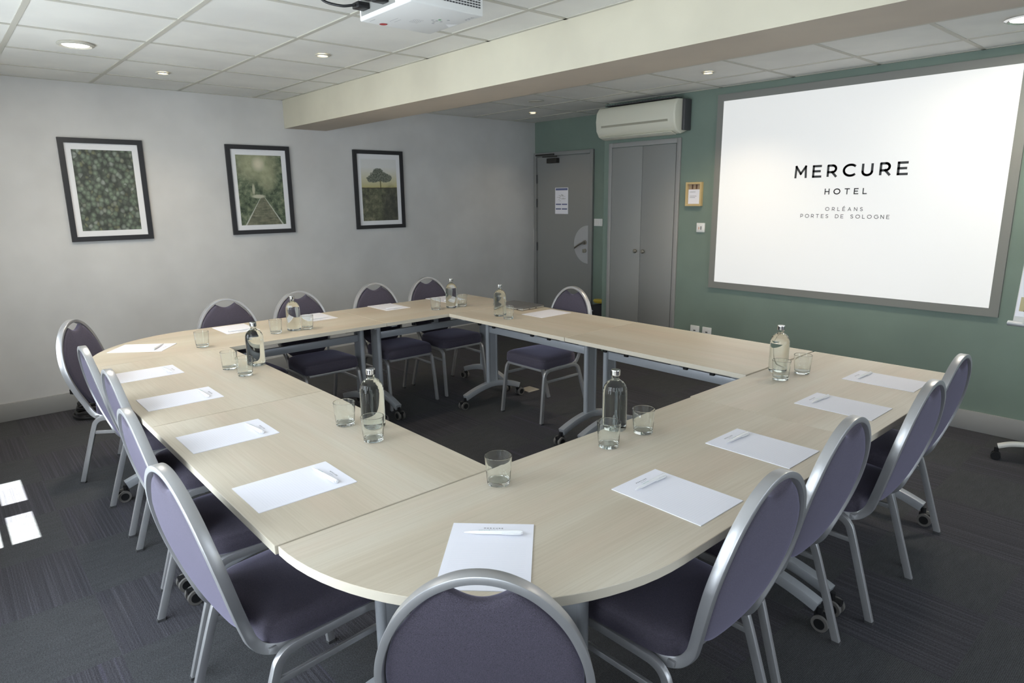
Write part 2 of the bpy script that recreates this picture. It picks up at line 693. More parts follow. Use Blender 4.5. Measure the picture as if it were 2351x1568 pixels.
# ceiling: tiles between lay-in bars, either side of the beam
BY0, BY1, BZ = 2.55, 2.945, 2.195
b = new_bm()
box(b, (XW, YF, ZC), (XR, YR, ZC + 0.1))
ceil = struct('ceiling', b, M_tile, smooth=False)
b = new_bm()
tb = 0.012
t0 = ZC - 0.004
for k in range(-4, 14):
    x = -3.65 + 0.602 * k
    if XW + 0.03 < x < XR:
        box(b, (x - tb, YF, t0), (x + tb, BY0, ZC))
        xx = x + 0.545 - 0.602 * 0
        if XW + 0.03 < xx < XR:
            box(b, (xx - tb, BY1, t0), (xx + tb, YR if xx < -4.36 else YG, ZC))
for k in range(5):
    y = -0.115 + 0.6015 * k
    if YF < y < BY0 - 0.02:
        box(b, (XW, y - tb, t0 - 0.0006), (XR, y + tb, ZC))
for y in (3.47, 4.08, 4.68):
    box(b, (XW, y - tb, t0 - 0.0006), (XR, y + tb, ZC))
box(b, (XW, 5.28 - tb, t0 - 0.0006), (-4.36, 5.28 + tb, ZC))
# wall angle
box(b, (XW, YF, t0), (XW + 0.02, BY0, ZC))
box(b, (XW, BY1, t0), (XW + 0.02, YR, ZC))
box(b, (XW, BY0 - 0.02, t0), (XR, BY0, ZC))
box(b, (-4.36, YG - 0.02, t0), (XR, YG, ZC))
obj('grid_bars', b, M_tbar, ceil, smooth=False)

b = new_bm()
box(b, (XW, BY0, BZ), (XR, BY1, ZC + 0.05))
b.faces.ensure_lookup_table()
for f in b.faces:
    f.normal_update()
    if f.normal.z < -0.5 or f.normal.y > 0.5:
        f.material_index = 1  # darker tone on the underside and rear face
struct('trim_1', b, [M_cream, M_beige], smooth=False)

for nm, lo, hi in (('baseboard_left', (XW, YF, 0), (XW + 0.015, YR, 0.135)),
                   ('baseboard_back', (-3.47, YG - 0.015, 0), (XR, YG, 0.135)),
                   ('baseboard_recess', (-4.97, YR - 0.015, 0), (-4.36, YR, 0.135)),
                   ('baseboard_right', (XR - 0.015, YF, 0), (XR, YG - 0.015, 0.135)),
                   ('baseboard_front', (XW + 0.015, YF, 0), (XR - 0.015, YF + 0.015, 0.135))):
    b = new_bm()
    box(b, lo, hi)
    struct(nm, b, M_grey_trim, 0.003)

# ---------------------------------------------------------------- door in the recess
b = new_bm()
dx0, dx1, dz = -5.87, -5.02, 2.035
box(b, (dx0, YR - 0.012, 0.005), (dx1, YR, dz))
door = struct('door_1', b, M_greyp, smooth=False)
b = new_bm()
box(b, (dx0 - 0.045, YR - 0.03, 0), (dx0 - 0.004, YR, dz + 0.045))
box(b, (dx1 + 0.004, YR - 0.03, 0), (dx1 + 0.05, YR, dz + 0.045))
box(b, (dx0 - 0.004, YR - 0.03, dz + 0.004), (dx1 + 0.004, YR, dz + 0.045))
obj('door_frame', b, M_greyp, door, 0.002)
b = new_bm()
pts = []
cx, cz, rr_ = dx1 - 0.022, 1.035, 0.215
pts = [(cx + rr_ * math.cos(t), cz + rr_ * math.sin(t)) for t in [math.radians(90 + 180 * i / 30) for i in range(31)]]
vv = [b.verts.new((x, YR - 0.0135, z)) for x, z in pts]
b.faces.new(vv)
ret = bmesh.ops.extrude_face_region(b, geom=b.faces[:])
for v in [g for g in ret['geom'] if isinstance(g, bmesh.types.BMVert)]:
    v.co.y += 0.0015
hp = obj('half_round_plate', b, mat('pale_grey_vinyl', (176, 176, 178), 0.5), door, smooth=False)
b = new_bm()
cyl(b, (dx1 - 0.065, YR - 0.014, 1.06), (dx1 - 0.065, YR - 0.03, 1.06), 0.026)
cyl(b, (dx1 - 0.065, YR - 0.03, 1.06), (dx1 - 0.065, YR - 0.062, 1.06), 0.010)
sweep(b, catmull([(dx1 - 0.065, YR - 0.06, 1.06), (dx1 - 0.12, YR - 0.062, 1.035), (dx1 - 0.19, YR - 0.058, 0.995)], 6), (0, 1, 0), 0.018, 0.02, seg_round=True)
cyl(b, (dx1 - 0.065, YR - 0.014, 0.965), (dx1 - 0.065, YR - 0.03, 0.965), 0.024)
box(b, (dx1 - 0.075, YR - 0.05, 0.945), (dx1 - 0.055, YR - 0.03, 0.985))
obj('door_handle', b, M_steel, door)
b = new_bm()
box(b, (-5.66, YR - 0.065, 1.955), (-5.50, YR - 0.012, 2.01))
box(b, (-5.86, YR - 0.055, 2.045), (-5.56, YR - 0.035, 2.062))
obox(b, (-5.60, YR - 0.075, 2.028), (0.20, 0.018, 0.014), 0.15)
obj('door_closer', b, mat('dark_bronze_metal', (62, 60, 56), 0.5, 0.5), door, 0.003)
for z in (1.78, 1.50, 0.98):
    b = new_bm()
    cyl(b, (dx0 + 0.002, YR - 0.022, z - 0.05), (dx0 + 0.002, YR - 0.022, z + 0.05), 0.009, seg=12)
    obj('hinge', b, M_darkgrey, door)

b = new_bm()
yy = YR - 0.0135
box(b, (-5.565, yy - 0.001, 1.375), (-5.355, yy, 1.675), 0)


def strip(x0, z0, x1, z1, mi, e=0.0016):
    box(b, (x0, yy - e, z0), (x1, yy - e + 0.0005, z1), mi)


strip(-5.555, 1.645, -5.365, 1.668, 1)
for x0 in (-5.553, -5.455):
    for z0 in (1.478, 1.425):
        strip(x0, z0, x0 + 0.085, z0 + 0.014, 1)
random.seed(4)
for k in range(26):
    a = random.uniform(0, 6.28)
    rx, rz = random.uniform(0.01, 0.075), random.uniform(0.01, 0.05)
    cxp, czp = -5.46 + rx * math.cos(a), 1.57 + rz * math.sin(a)
    strip(cxp - 0.012, czp - 0.0015, cxp + 0.012, czp + 0.0015, 2)
tag(obj('evacuation_notice', b, [M_paper, mat('blue_grey_print', (104, 112, 150), 0.7), mat('grey_print', (170, 172, 170), 0.7)], smooth=False),
    'white paper notice with blue bands taped on the grey door', 'notice')

# ---------------------------------------------------------------- built-in cupboard
cup = thing('built_in_cupboard', 'tall grey built-in cupboard with two doors under the air conditioner', 'cupboard', (-3.885, YG, 0))
b = new_bm()
cx0, cx1, czt = -0.405, 0.41, 2.066
for lo, hi in (((cx0, -0.018, 0), (cx0 + 0.04, -0.001, czt)), ((cx1 - 0.04, -0.018, 0), (cx1, -0.001, czt)),
               ((cx0 + 0.04, -0.018, czt - 0.042), (cx1 - 0.04, -0.001, czt)), ((cx0 + 0.04, -0.018, 0), (cx1 - 0.04, -0.001, 0.06))):
    box(b, lo, hi)
obj('frame', b, M_grey_trim, cup, 0.002)
for s in (-1, 1):
    b = new_bm()
    xa, xb = (cx0 + 0.043, -0.0015) if s < 0 else (0.0015, cx1 - 0.046)
    box(b, (xa, -0.016, 0.064), (xb, -0.002, czt - 0.046))
    dd = obj('door', b, M_greyp, cup, 0.0015)
    b = new_bm()
    xk = -0.045 if s < 0 else 0.045
    lathe(b, [(0, 0.034), (0.012, 0.033), (0.019, 0.026), (0.019, 0.018), (0.009, 0.010), (0.007, 0.0), (0.0, 0.0)], 24)
    bmesh.ops.rotate(b, verts=b.verts[:], cent=(0, 0, 0), matrix=Matrix.Rotation(PI / 2, 3, 'X'))
    bmesh.ops.translate(b, verts=b.verts[:], vec=(xk, -0.016, 1.057))
    obj('knob', b, M_steel, dd)

# ---------------------------------------------------------------- air conditioner
ac = thing('air_conditioner', 'ivory wall-mounted split air conditioner above the cupboard', 'air conditioner', (-3.86, YG, 2.09))
b = new_bm()
prof = [(0, 0.03), (-0.10, 0.0), (-0.165, 0.025), (-0.20, 0.075), (-0.21, 0.16), (-0.20, 0.235), (-0.165, 0.285), (0, 0.295)]
for s_, (xa, xb) in enumerate(((-0.44, 0.44),)):
    A = [b.verts.new((xa, y, z)) for y, z in prof]
    B = [b.verts.new((xb, y, z)) for y, z in prof]
    b.faces.new(A[::-1])
    b.faces.new(B)
    for i in range(len(prof)):
        j = (i + 1) % len(prof)
        b.faces.new((A[i], A[j], B[j], B[i]))
obj('body', b, M_acplastic, ac, 0.014, 3)
b = new_bm()
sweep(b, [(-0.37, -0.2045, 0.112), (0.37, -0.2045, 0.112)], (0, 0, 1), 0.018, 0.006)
obj('front_groove', b, mat('shaded_ivory_plastic', (160, 156, 140), 0.5), ac)  # raised strip; the groove's shade is put into its colour
b = new_bm()
obox(b, (0.0, -0.150, 0.008), (0.80, 0.075, 0.006), 0, 0, Matrix.Rotation(-0.28, 3, 'X'))
obj('louvre', b, M_acplastic, ac, 0.002)
b = new_bm()
box(b, (-0.36, -0.16, 0.2945), (0.40, -0.05, 0.302))
for k in range(24):
    box(b, (-0.35 + k * 0.031, -0.155, 0.302), (-0.345 + k * 0.031, -0.055, 0.306))
obj('intake_grille', b, M_darkgrey, ac)
b = new_bm()
box(b, (0.441, -0.10, 0.03), (0.468, -0.001, 0.285))
obj('dark_side_gap', b, M_darkgrey, ac, 0.004)  # dark box filling in for the shaded gap beside the unit

# ---------------------------------------------------------------- projection screen
scr = thing('projection_screen', 'large lit projection screen in a grey border showing the hotel name', 'screen', (-2.075, YG, 0.0))
b = new_bm()
x0, x1, z0, z1, bw = -1.0, 0.995, 0.838, 2.322, 0.055
for lo, hi in (((x0 - bw, -0.02, z0 - bw), (x0, -0.001, z1 + bw)), ((x1, -0.02, z0 - bw), (x1 + bw, -0.001, z1 + bw)),
               ((x0, -0.02, z0 - bw), (x1, -0.001, z0)), ((x0, -0.02, z1), (x1, -0.001, z1 + bw))):
    box(b, lo, hi)
obj('border', b, M_frame_grey, scr, smooth=False)
b = new_bm()
box(b, (x0, -0.018, z0), (x1, -0.004, z1))
obj('screen_surface', b, M_screen, scr, smooth=False)
b = new_bm()
ox = 2.075


def on_screen(x, z):
    return (x, -0.0195, z)


M_proj = mat('projected_dark_grey', (64, 66, 68), 0.8)
for txt, xa, xb, zz_, hh_, ww_ in (('MERCURE', -2.425, -1.655, 1.690, 0.092, 0.0160), ('HOTEL', -2.19, -1.90, 1.566, 0.043, 0.0072),
                                   ('ORLÉANS', -2.176, -1.913, 1.447, 0.027, 0.0034), ('PORTES DE SOLOGNE', -2.36, -1.732, 1.394, 0.028, 0.0035)):
    b = new_bm()
    letters(b, txt, xa + ox, xb + ox, zz_, hh_, ww_, on_screen)
    obj('projected_lettering', b, M_proj, scr, smooth=False)


# ---------------------------------------------------------------- pictures on the white wall
def picture(name, y, label, painter, image_mats):
    W, H_ = 0.556, 0.758
    t = thing(name, label, 'picture', (XW, y, 1.28), 0.0, 'framed nature prints on the white wall')
    f = 0.036
    b = new_bm()
    for lo, hi in (((0.001, -W / 2, 0), (0.025, -W / 2 + f, H_)), ((0.001, W / 2 - f, 0), (0.025, W / 2, H_)),
                   ((0.001, -W / 2 + f, 0), (0.025, W / 2 - f, f)), ((0.001, -W / 2 + f, H_ - f), (0.025, W / 2 - f, H_))):
        box(b, lo, hi)
    obj('frame', b, M_framewood, t, smooth=False)
    b = new_bm()
    box(b, (0.004, -W / 2 + f, f), (0.012, W / 2 - f, H_ - f))
    obj('mat_board', b, M_matboard, t, smooth=False)
    b = new_bm()
    painter(b)
    obj('print', b, image_mats, t, smooth=False)
    return t


IY, IZ0, IZ1 = 0.2, 0.078, 0.676


def quadyz(b, y0, z0, y1, z1, mi=0, e=0.0):
    x = 0.0125 + e
    f = b.faces.new([b.verts.new(p) for p in ((x, y0, z0), (x, y1, z0), (x, y1, z1), (x, y0, z1))])
    f.material_index = mi


def polyyz(b, pts, mi=0, e=0.0):
    f = b.faces.new([b.verts.new((0.0125 + e, y, z)) for y, z in pts])
    f.material_index = mi


def flat_print(b):
    quadyz(b, -IY, IZ0, IY, IZ1, 0)


def sep(m):
    tc = N(m, 'ShaderNodeTexCoord')
    sx = N(m, 'ShaderNodeSeparateXYZ')
    L(m, tc.outputs['Object'], sx.inputs[0])
    return sx.outputs[1], sx.outputs[2]


def blob_mask(m, Y, Z, cy, cz, ry, rz, wob=0.0, soft=0.2, ns=14.0):
    """1 inside an ellipse in the picture plane, with a noisy edge."""
    dy = mathn(m, 'DIVIDE', mathn(m, 'SUBTRACT', Y, cy), ry)
    dz = mathn(m, 'DIVIDE', mathn(m, 'SUBTRACT', Z, cz), rz)
    d = mathn(m, 'SQRT', mathn(m, 'ADD', mathn(m, 'MULTIPLY', dy, dy), mathn(m, 'MULTIPLY', dz, dz)))
    if wob:
        d = mathn(m, 'ADD', d, mathn(m, 'MULTIPLY', mathn(m, 'SUBTRACT', noise_tex(m, coords(m), ns, 4, 0.7), 0.5), wob))
    return mathn(m, 'DIVIDE', mathn(m, 'SUBTRACT', 1.0 + soft / 2, d), soft, clamp=True)


def forest_mat():
    m = mat('forest_canopy_print', (60, 70, 60), 0.6)
    Y, Z = sep(m)
    vec = coords(m, (1, 1, 0.8))
    vo = N(m, 'ShaderNodeTexVoronoi')
    vo.inputs['Scale'].default_value = 34
    L(m, vec, vo.inputs['Vector'])
    crown = ramp(m, [(0.0, (255, 255, 255)), (0.4, (180, 180, 180)), (0.75, (30, 30, 30))])
    L(m, vo.outputs['Distance'], crown.inputs[0])
    sr = N(m, 'ShaderNodeSeparateColor')
    L(m, vo.outputs['Color'], sr.inputs[0])
    tint = ramp(m, [(0.0, (92, 96, 88)), (0.35, (118, 134, 114)), (0.6, (146, 162, 142)), (0.8, (196, 204, 196)), (0.95, (176, 178, 132))])
    L(m, sr.outputs[0], tint.inputs[0])
    big = ramp(m, [(0.38, (90, 90, 90)), (0.62, (255, 255, 255))])
    L(m, noise_tex(m, coords(m), 11.0, 3), big.inputs[0])
    k1 = mixc(m, crown.outputs[0], (66, 72, 66), tint.outputs[0])
    mul = N(m, 'ShaderNodeMix', data_type='RGBA', blend_type='MULTIPLY')
    mul.inputs[0].default_value = 0.45
    L(m, k1, mul.inputs[6])
    L(m, big.outputs[0], mul.inputs[7])
    fine = noise_tex(m, coords(m), 60.0, 3)
    m2 = N(m, 'ShaderNodeMix', data_type='RGBA', blend_type='OVERLAY')
    m2.inputs[0].default_value = 0.4
    L(m, mul.outputs[2], m2.inputs[6])
    L(m, fine, m2.inputs[7])
    L(m, m2.outputs[2], BS(m).inputs['Base Color'])
    return m


def rails_mat():
    m = mat('forest_railway_print', (90, 96, 80), 0.6)
    Y, Z = sep(m)
    wood_ = ramp(m, [(0.36, (50, 62, 48)), (0.5, (88, 100, 78)), (0.66, (136, 142, 116))])
    L(m, noise_tex(m, coords(m), 20.0, 6, 0.7), wood_.inputs[0])
    c = wood_.outputs[0]
    haze = ramp(m, [(0.3, (136, 142, 112)), (0.7, (182, 180, 148))])
    L(m, noise_tex(m, coords(m), 14.0, 4), haze.inputs[0])
    c = mixc(m, mathn(m, 'MULTIPLY', blob_mask(m, Y, Z, -0.03, 0.60, 0.16, 0.13, 0.9, 0.9), 0.9), c, haze.outputs[0])
    c = mixc(m, mathn(m, 'MULTIPLY', blob_mask(m, Y, Z, 0.06, 0.47, 0.07, 0.09, 0.8, 0.9), 0.7), c, haze.outputs[0])
    c = mixc(m, blob_mask(m, Y, Z, -0.01, 0.60, 0.04, 0.045, 0.5, 1.2), c, (206, 200, 176))
    # track bed: wedge below the vanishing point
    dz = mathn(m, 'SUBTRACT', 0.345, Z)
    hwid = mathn(m, 'MULTIPLY', dz, 0.62)
    ay = mathn(m, 'ABSOLUTE', mathn(m, 'SUBTRACT', Y, 0.006))
    bed = mathn(m, 'MULTIPLY', mathn(m, 'LESS_THAN', ay, hwid), 0.5)
    bedc = ramp(m, [(0.35, (92, 88, 74)), (0.65, (146, 138, 120))])
    L(m, noise_tex(m, coords(m, (1, 0.5, 3.0)), 26.0, 4), bedc.inputs[0])
    c = mixc(m, bed, c, bedc.outputs[0])
    rail = mathn(m, 'LESS_THAN', mathn(m, 'ABSOLUTE', mathn(m, 'SUBTRACT', ay, hwid)), mathn(m, 'ADD', mathn(m, 'MULTIPLY', dz, 0.022), 0.0012))
    rail = mathn(m, 'MULTIPLY', rail, mathn(m, 'GREATER_THAN', dz, 0.03))
    c = mixc(m, mathn(m, 'MULTIPLY', rail, 0.85), c, (190, 192, 182))
    # pale path winding in from the left
    c = mixc(m, mathn(m, 'MULTIPLY', blob_mask(m, Y, Z, -0.03, 0.325, 0.055, 0.016, 0.5, 0.5), 0.85), c, (192, 190, 168))
    c = mixc(m, mathn(m, 'MULTIPLY', blob_mask(m, Y, Z, -0.068, 0.385, 0.012, 0.045, 0.5, 0.5), 0.8), c, (186, 184, 160))
    L(m, c, BS(m).inputs['Base Color'])
    return m


def tree_mat():
    m = mat('lone_tree_print', (120, 120, 100), 0.6)
    Y, Z = sep(m)
    sky = N(m, 'ShaderNodeMapRange')
    sky.inputs[1].default_value = 0.40
    sky.inputs[2].default_value = 0.60
    L(m, Z, sky.inputs[0])
    skyc = ramp(m, [(0.0, (186, 178, 124)), (0.45, (206, 202, 176)), (1.0, (216, 216, 214))])
    L(m, sky.outputs[0], skyc.inputs[0])
    c = skyc.outputs[0]
    crown = ramp(m, [(0.36, (70, 76, 66)), (0.64, (134, 138, 124))])
    L(m, noise_tex(m, coords(m), 75.0, 3), crown.inputs[0])
    for (cy, cz, ry, rz) in ((0.0, 0.515, 0.095, 0.055), (-0.065, 0.487, 0.075, 0.036), (0.075, 0.495, 0.068, 0.042), (-0.01, 0.545, 0.06, 0.042)):
        c = mixc(m, mathn(m, 'MULTIPLY', blob_mask(m, Y, Z, cy, cz, ry, rz, 0.9, 0.12, 40.0), 0.95), c, crown.outputs[0])
    trunk = mathn(m, 'MULTIPLY', mathn(m, 'LESS_THAN', mathn(m, 'ABSOLUTE', mathn(m, 'SUBTRACT', Y, 0.012)), 0.006), mathn(m, 'LESS_THAN', Z, 0.47))
    c = mixc(m, trunk, c, (110, 106, 70))
    ground = ramp(m, [(0.34, (66, 68, 58)), (0.5, (96, 98, 78)), (0.68, (138, 134, 112))])
    L(m, noise_tex(m, coords(m), 16.0, 6, 0.7), ground.inputs[0])
    edge = mathn(m, 'ADD', 0.392, mathn(m, 'MULTIPLY', noise_tex(m, coords(m), 10.0, 2), 0.012))
    c = mixc(m, mathn(m, 'LESS_THAN', Z, edge), c, ground.outputs[0])
    hor = mathn(m, 'LESS_THAN', mathn(m, 'ABSOLUTE', mathn(m, 'SUBTRACT', Z, edge)), 0.005)
    c = mixc(m, mathn(m, 'MULTIPLY', hor, 0.8), c, (70, 62, 50))
    c = mixc(m, mathn(m, 'MULTIPLY', blob_mask(m, Y, Z, 0.13, 0.20, 0.10, 0.20, 0.6, 0.5), 0.6), c, (58, 58, 58))
    L(m, c, BS(m).inputs['Base Color'])
    return m


picture('framed_print', 1.101, 'black framed print of dense green treetops, nearest the windows', flat_print, [forest_mat()])
picture('framed_print', 2.287, 'black framed print of railway tracks in a misty forest, the middle one', flat_print, [rails_mat()])
picture('framed_print', 3.479, 'black framed print of a lone tree on a plain, nearest the corner', flat_print, [tree_mat()])

# ---------------------------------------------------------------- small wall fittings
t = thing('notice_frame', 'small pale wooden frame holding a white card beside the screen', 'picture frame', (-3.318, YG, 1.48))
b = new_bm()
W, H_ = 0.158, 0.203
for lo, hi in (((-W / 2, -0.03, 0), (-W / 2 + 0.016, -0.001, H_)), ((W / 2 - 0.016, -0.03, 0), (W / 2, -0.001, H_)),
               ((-W / 2 + 0.016, -0.03, 0), (W / 2 - 0.016, -0.001, 0.016)), ((-W / 2 + 0.016, -0.03, H_ - 0.016), (W / 2 - 0.016, -0.001, H_))):
    box(b, lo, hi)
obj('frame', b, M_lightwood, t, smooth=False)
b = new_bm()
box(b, (-W / 2 + 0.016, -0.01, 0.016), (W / 2 - 0.016, -0.002, H_ - 0.016), 0)
box(b, (-W / 2 + 0.018, -0.012, 0.018), (W / 2 - 0.018, -0.0105, H_ - 0.062), 1)
for x_ in (-0.02, 0.02):
    box(b, (x_ - 0.008, -0.0125, H_ - 0.058), (x_ + 0.006, -0.011, H_ - 0.02), 2)
for k, z_ in enumerate((0.118, 0.083, 0.070)):
    box(b, (-0.045, -0.0132, z_), (0.01 + 0.012 * (k % 2), -0.0122, z_ + 0.003), 3)
obj('card', b, [mat('tan_card', (168, 146, 120), 0.7), M_paper, mat('brown_print', (96, 66, 48), 0.7), M_ink_soft], t, smooth=False)


def plate(name, label, cat, x, y, z, sx, sz, inner, group=None):
    t = thing(name, label, cat, (x, y, z), 0, group)
    b = new_bm()
    box(b, (-sx / 2, -0.012, -sz / 2), (sx / 2, -0.001, sz / 2))
    obj('faceplate', b, M_wplastic, t, 0.002)
    b = new_bm()
    inner(b)
    obj('insert', b, [M_wplastic, M_darkgrey, mat('amber_mark', (200, 130, 90), 0.5)], t, smooth=False)
    return t


def ins_thermo(b):
    box(b, (-0.022, -0.017, -0.024), (0.022, -0.0121, 0.024), 0)
    box(b, (-0.015, -0.0175, -0.016), (-0.009, -0.017, 0.006), 2)
    box(b, (0.004, -0.0175, -0.018), (0.012, -0.017, 0.012), 1)


def ins_switch(b):
    for x_ in (-0.03, 0.0, 0.03):
        box(b, (x_ - 0.013, -0.0155, -0.027), (x_ + 0.013, -0.0121, 0.027), 0)


def ins_socket(b):
    cyl(b, (0, -0.0121, 0), (0, -0.0128, 0), 0.02, mi=0)
    box(b, (-0.011, -0.0136, -0.005), (0.011, -0.0129, 0.005), 1)


plate('wall_controller', 'small white square wall controller below the wooden frame', 'switch', -3.241, YG, 1.295, 0.08, 0.08, ins_thermo)
plate('light_switch', 'wide white light switch between the grey door and the cupboard', 'switch', -4.895, YR, 1.288, 0.122, 0.08, ins_switch)
plate('wall_socket', 'white wall socket low on the green wall, nearer the cupboard', 'socket', -3.25, YG, 0.378, 0.088, 0.088, ins_socket, 'wall sockets behind the table')
plate('wall_socket', 'white wall socket low on the green wall, nearer the screen', 'socket', -3.127, YG, 0.378, 0.088, 0.088, ins_socket, 'wall sockets behind the table')


# ---------------------------------------------------------------- ceiling lights
def spotlight(x, y, label, power):
    t = thing('ceiling_spotlight', label, 'spotlight', (x, y, ZC - 0.004), 0, 'small recessed ceiling spotlights')
    b = new_bm()
    lathe(b, [(0.030, 0.002), (0.044, 0.0), (0.045, -0.004), (0.033, -0.007), (0.030, -0.003), (0.030, 0.002)], 32)
    obj('ring', b, M_tbar, t)
    b = new_bm()
    lathe(b, [(0, -0.004), (0.029, -0.003), (0.029, 0.001), (0, 0.001)], 28)
    obj('lens', b, M_lamp_spot, t)
    s = lamp('spot_beam', 'SPOT', (x, y, ZC - 0.02), power, (1.0, 0.80, 0.55), spot_size=2.2, spot_blend=0.8, shadow_soft_size=0.03)
    s.parent = t
    s.location = (0, 0, -0.018)
    return t


spotlight(-5.16, 1.392, 'small lit ceiling spot over the treetop picture, nearest the white wall', 11.0)
spotlight(-3.96, 1.983, 'small lit ceiling spot between the projector and the beam', 20.0)
spotlight(-2.802, 4.39, 'small lit ceiling spot in front of the screen', 34.0)
spotlight(-5.238, 4.96, 'small lit ceiling spot in the corner by the grey door', 5.0)


def downlight(x, y, r, label):
    t = thing('ceiling_downlight', label, 'ceiling light', (x, y, ZC - 0.004), 0, 'large recessed ceiling downlights')
    b = new_bm()
    lathe(b, [(r - 0.012, 0.002), (r + 0.012, 0.0), (r + 0.013, -0.006), (r, -0.012), (r - 0.012, -0.006), (r - 0.012, 0.002)], 48)
    obj('ring', b, M_chrome if x > -2 else M_tbar, t)
    b = new_bm()
    lathe(b, [(0, -0.008), (r * 0.8, -0.0075), (r - 0.013, -0.004), (r - 0.013, 0.001), (0, 0.001)], 40)
    obj('diffuser', b, M_lamp_big, t)
    s = lamp('downlight_beam', 'AREA', (0, 0, 0), 12.0, (1.0, 0.92, 0.78), shape='DISK', size=2 * r)
    s.parent = t
    s.location = (0, 0, -0.02)
    return t


downlight(-4.537, 0.79, 0.078, 'large round lit ceiling downlight over the far left of the tables')
downlight(-0.93, 4.36, 0.10, 'large round lit ceiling downlight above the right end of the screen')

t = thing('ceiling_speaker', 'flat pale round ceiling disc by the spot near the grey door', 'ceiling disc', (-4.59, 4.385, ZC - 0.004))
b = new_bm()
lathe(b, [(0, -0.006), (0.035, -0.006), (0.06, -0.004), (0.066, -0.007), (0.074, -0.004), (0.075, 0.0), (0, 0.0)], 40)
obj('disc', b, M_tbar, t)

# ---------------------------------------------------------------- projector
pj = thing('projector', 'white ceiling projector with vents and black cables plugged in its back', 'projector', (-2.28, 1.565, 2.25))
b = new_bm()
box(b, (-0.18, -0.165, 0.0), (0.18, 0.165, 0.105))
obj('casing', b, M_wplastic, pj, 0.006, 3)
b = new_bm()
for i in range(21):
    for j in range(7):
        box(b, (0.1795, -0.13 + i * 0.0135, 0.026 + j * 0.009), (0.1812, -0.13 + i * 0.0135 + 0.010, 0.026 + j * 0.009 + 0.005))
obj('side_vent', b, M_darkgrey, pj, smooth=False)
b = new_bm()
box(b, (-0.165, -0.1663, 0.016), (0.08, -0.1651, 0.092))
obj('connector_panel', b, mat('grey_connector_panel', (150, 150, 146), 0.5), pj, smooth=False)
for (x_, z_, sx_) in ((-0.12, 0.04, 0.05), (-0.04, 0.055, 0.045), (0.02, 0.035, 0.04)):
    b = new_bm()
    box(b, (x_ - sx_ / 2, -0.215, z_ - 0.011), (x_ + sx_ / 2, -0.1665, z_ + 0.011))
    obj('plug', b, M_black, pj, 0.003)
b = new_bm()
lathe(b, [(0, 0.006), (0.036, 0.006), (0.038, 0.0), (0.036, -0.006), (0.030, -0.006), (0.026, 0.002), (0, 0.003)], 32)
bmesh.ops.rotate(b, verts=b.verts[:], cent=(0, 0, 0), matrix=Matrix.Rotation(PI / 2, 3, 'X'))
bmesh.ops.translate(b, verts=b.verts[:], vec=(0.09, 0.171, 0.06))
obj('lens', b, M_black, pj)
b = new_bm()
cyl(b, (0, 0, 0.105), (0, 0, 0.183), 0.022, seg=24)
box(b, (-0.06, -0.06, 0.1755), (0.06, 0.06, 0.183))
box(b, (-0.08, -0.08, 0.105), (0.08, 0.08, 0.112))
obj('ceiling_mount', b, M_wplastic, pj, 0.002)
b = new_bm()


def under(x, y):
    return (x, y, -0.0006)


def rect_under(x0, y0, x1, y1, mi, e=-0.0006):
    f = b.faces.new([b.verts.new(p) for p in ((x0, y0, e), (x1, y0, e), (x1, y1, e), (x0, y1, e))])
    f.material_index = mi


for i in range(7):
    for k in range(9):
        if (i * 3 + k * 5) % 4:
            rect_under(-0.06 + k * 0.006, -0.02 + i * 0.006, -0.056 + k * 0.006, -0.0175 + i * 0.006, 0)
rect_under(-0.15, -0.14, -0.11, -0.137, 0)
rect_under(-0.1, -0.08, -0.04, -0.078, 0)
rect_under(-0.1, -0.06, -0.05, -0.058, 0)
M_um = [mat('pale_grey_print', (176, 176, 178), 0.6), mat('red_sticker', (176, 60, 60), 0.5), mat('green_led', (70, 170, 80), 0.4), mat('bright_white_plastic', (246, 246, 246), 0.3), M_ink_soft]
obj('label_print', b, M_um, pj, smooth=False)
b = new_bm()
vs_ = [b.verts.new((-0.155 + 0.016 * math.cos(2 * PI * k / 20), -0.075 + 0.016 * math.sin(2 * PI * k / 20), -0.0007)) for k in range(20)]
b.faces.new(vs_).material_index = 1
obj('sticker', b, M_um, pj, smooth=False)
b = new_bm()
for (x_, y_) in ((0.0, 0.06), (0.02, 0.06), (0.04, 0.06), (0.02, 0.08), (0.02, 0.04), (0.055, 0.09), (-0.02, 0.07)):
    vs_ = [b.verts.new((x_ + 0.006 * math.cos(2 * PI * k / 14), y_ + 0.006 * math.sin(2 * PI * k / 14), -0.0007)) for k in range(14)]
    b.faces.new(vs_).material_index = 2 if (x_, y_) == (0.04, 0.06) else 0
obj('buttons', b, M_um, pj, smooth=False)
b = new_bm()
vs_ = [b.verts.new(p) for p in ((-0.03, 0.155, -0.0007), (0.03, 0.155, -0.0007), (0.0, 0.115, -0.0007))]
b.faces.new(vs_).material_index = 3
obj('air_scoop', b, M_um, pj, smooth=False)
b = new_bm()
letters(b, 'NEC', 0.10, 0.145, 0.135, 0.010, 0.0015, under, 4)
obj('maker_lettering', b, M_um, pj, smooth=False)
for k, (x_, z_) in enumerate(((-0.12, 0.04), (-0.04, 0.055), (0.02, 0.035))):
    tcab = new_bm()
    pts = [(x_, -0.215, z_), (x_ - 0.03, -0.26, z_ - 0.004), (x_ - 0.08 - 0.02 * k, -0.31, z_ + 0.02), (-0.17 - 0.01 * k, -0.34, z_ + 0.07), (-0.20, -0.37, 0.17)]
    sweep(tcab, catmull(pts, 8), (0, 0, 1), 0.010, 0.010, seg_round=True)
    obj('cable', tcab, M_black, pj)
b = new_bm()
box(b, (-0.235, -0.40, 0.150), (-0.17, -0.34, 0.183))
obj('cable_outlet', b, M_darkgrey, pj, 0.004)

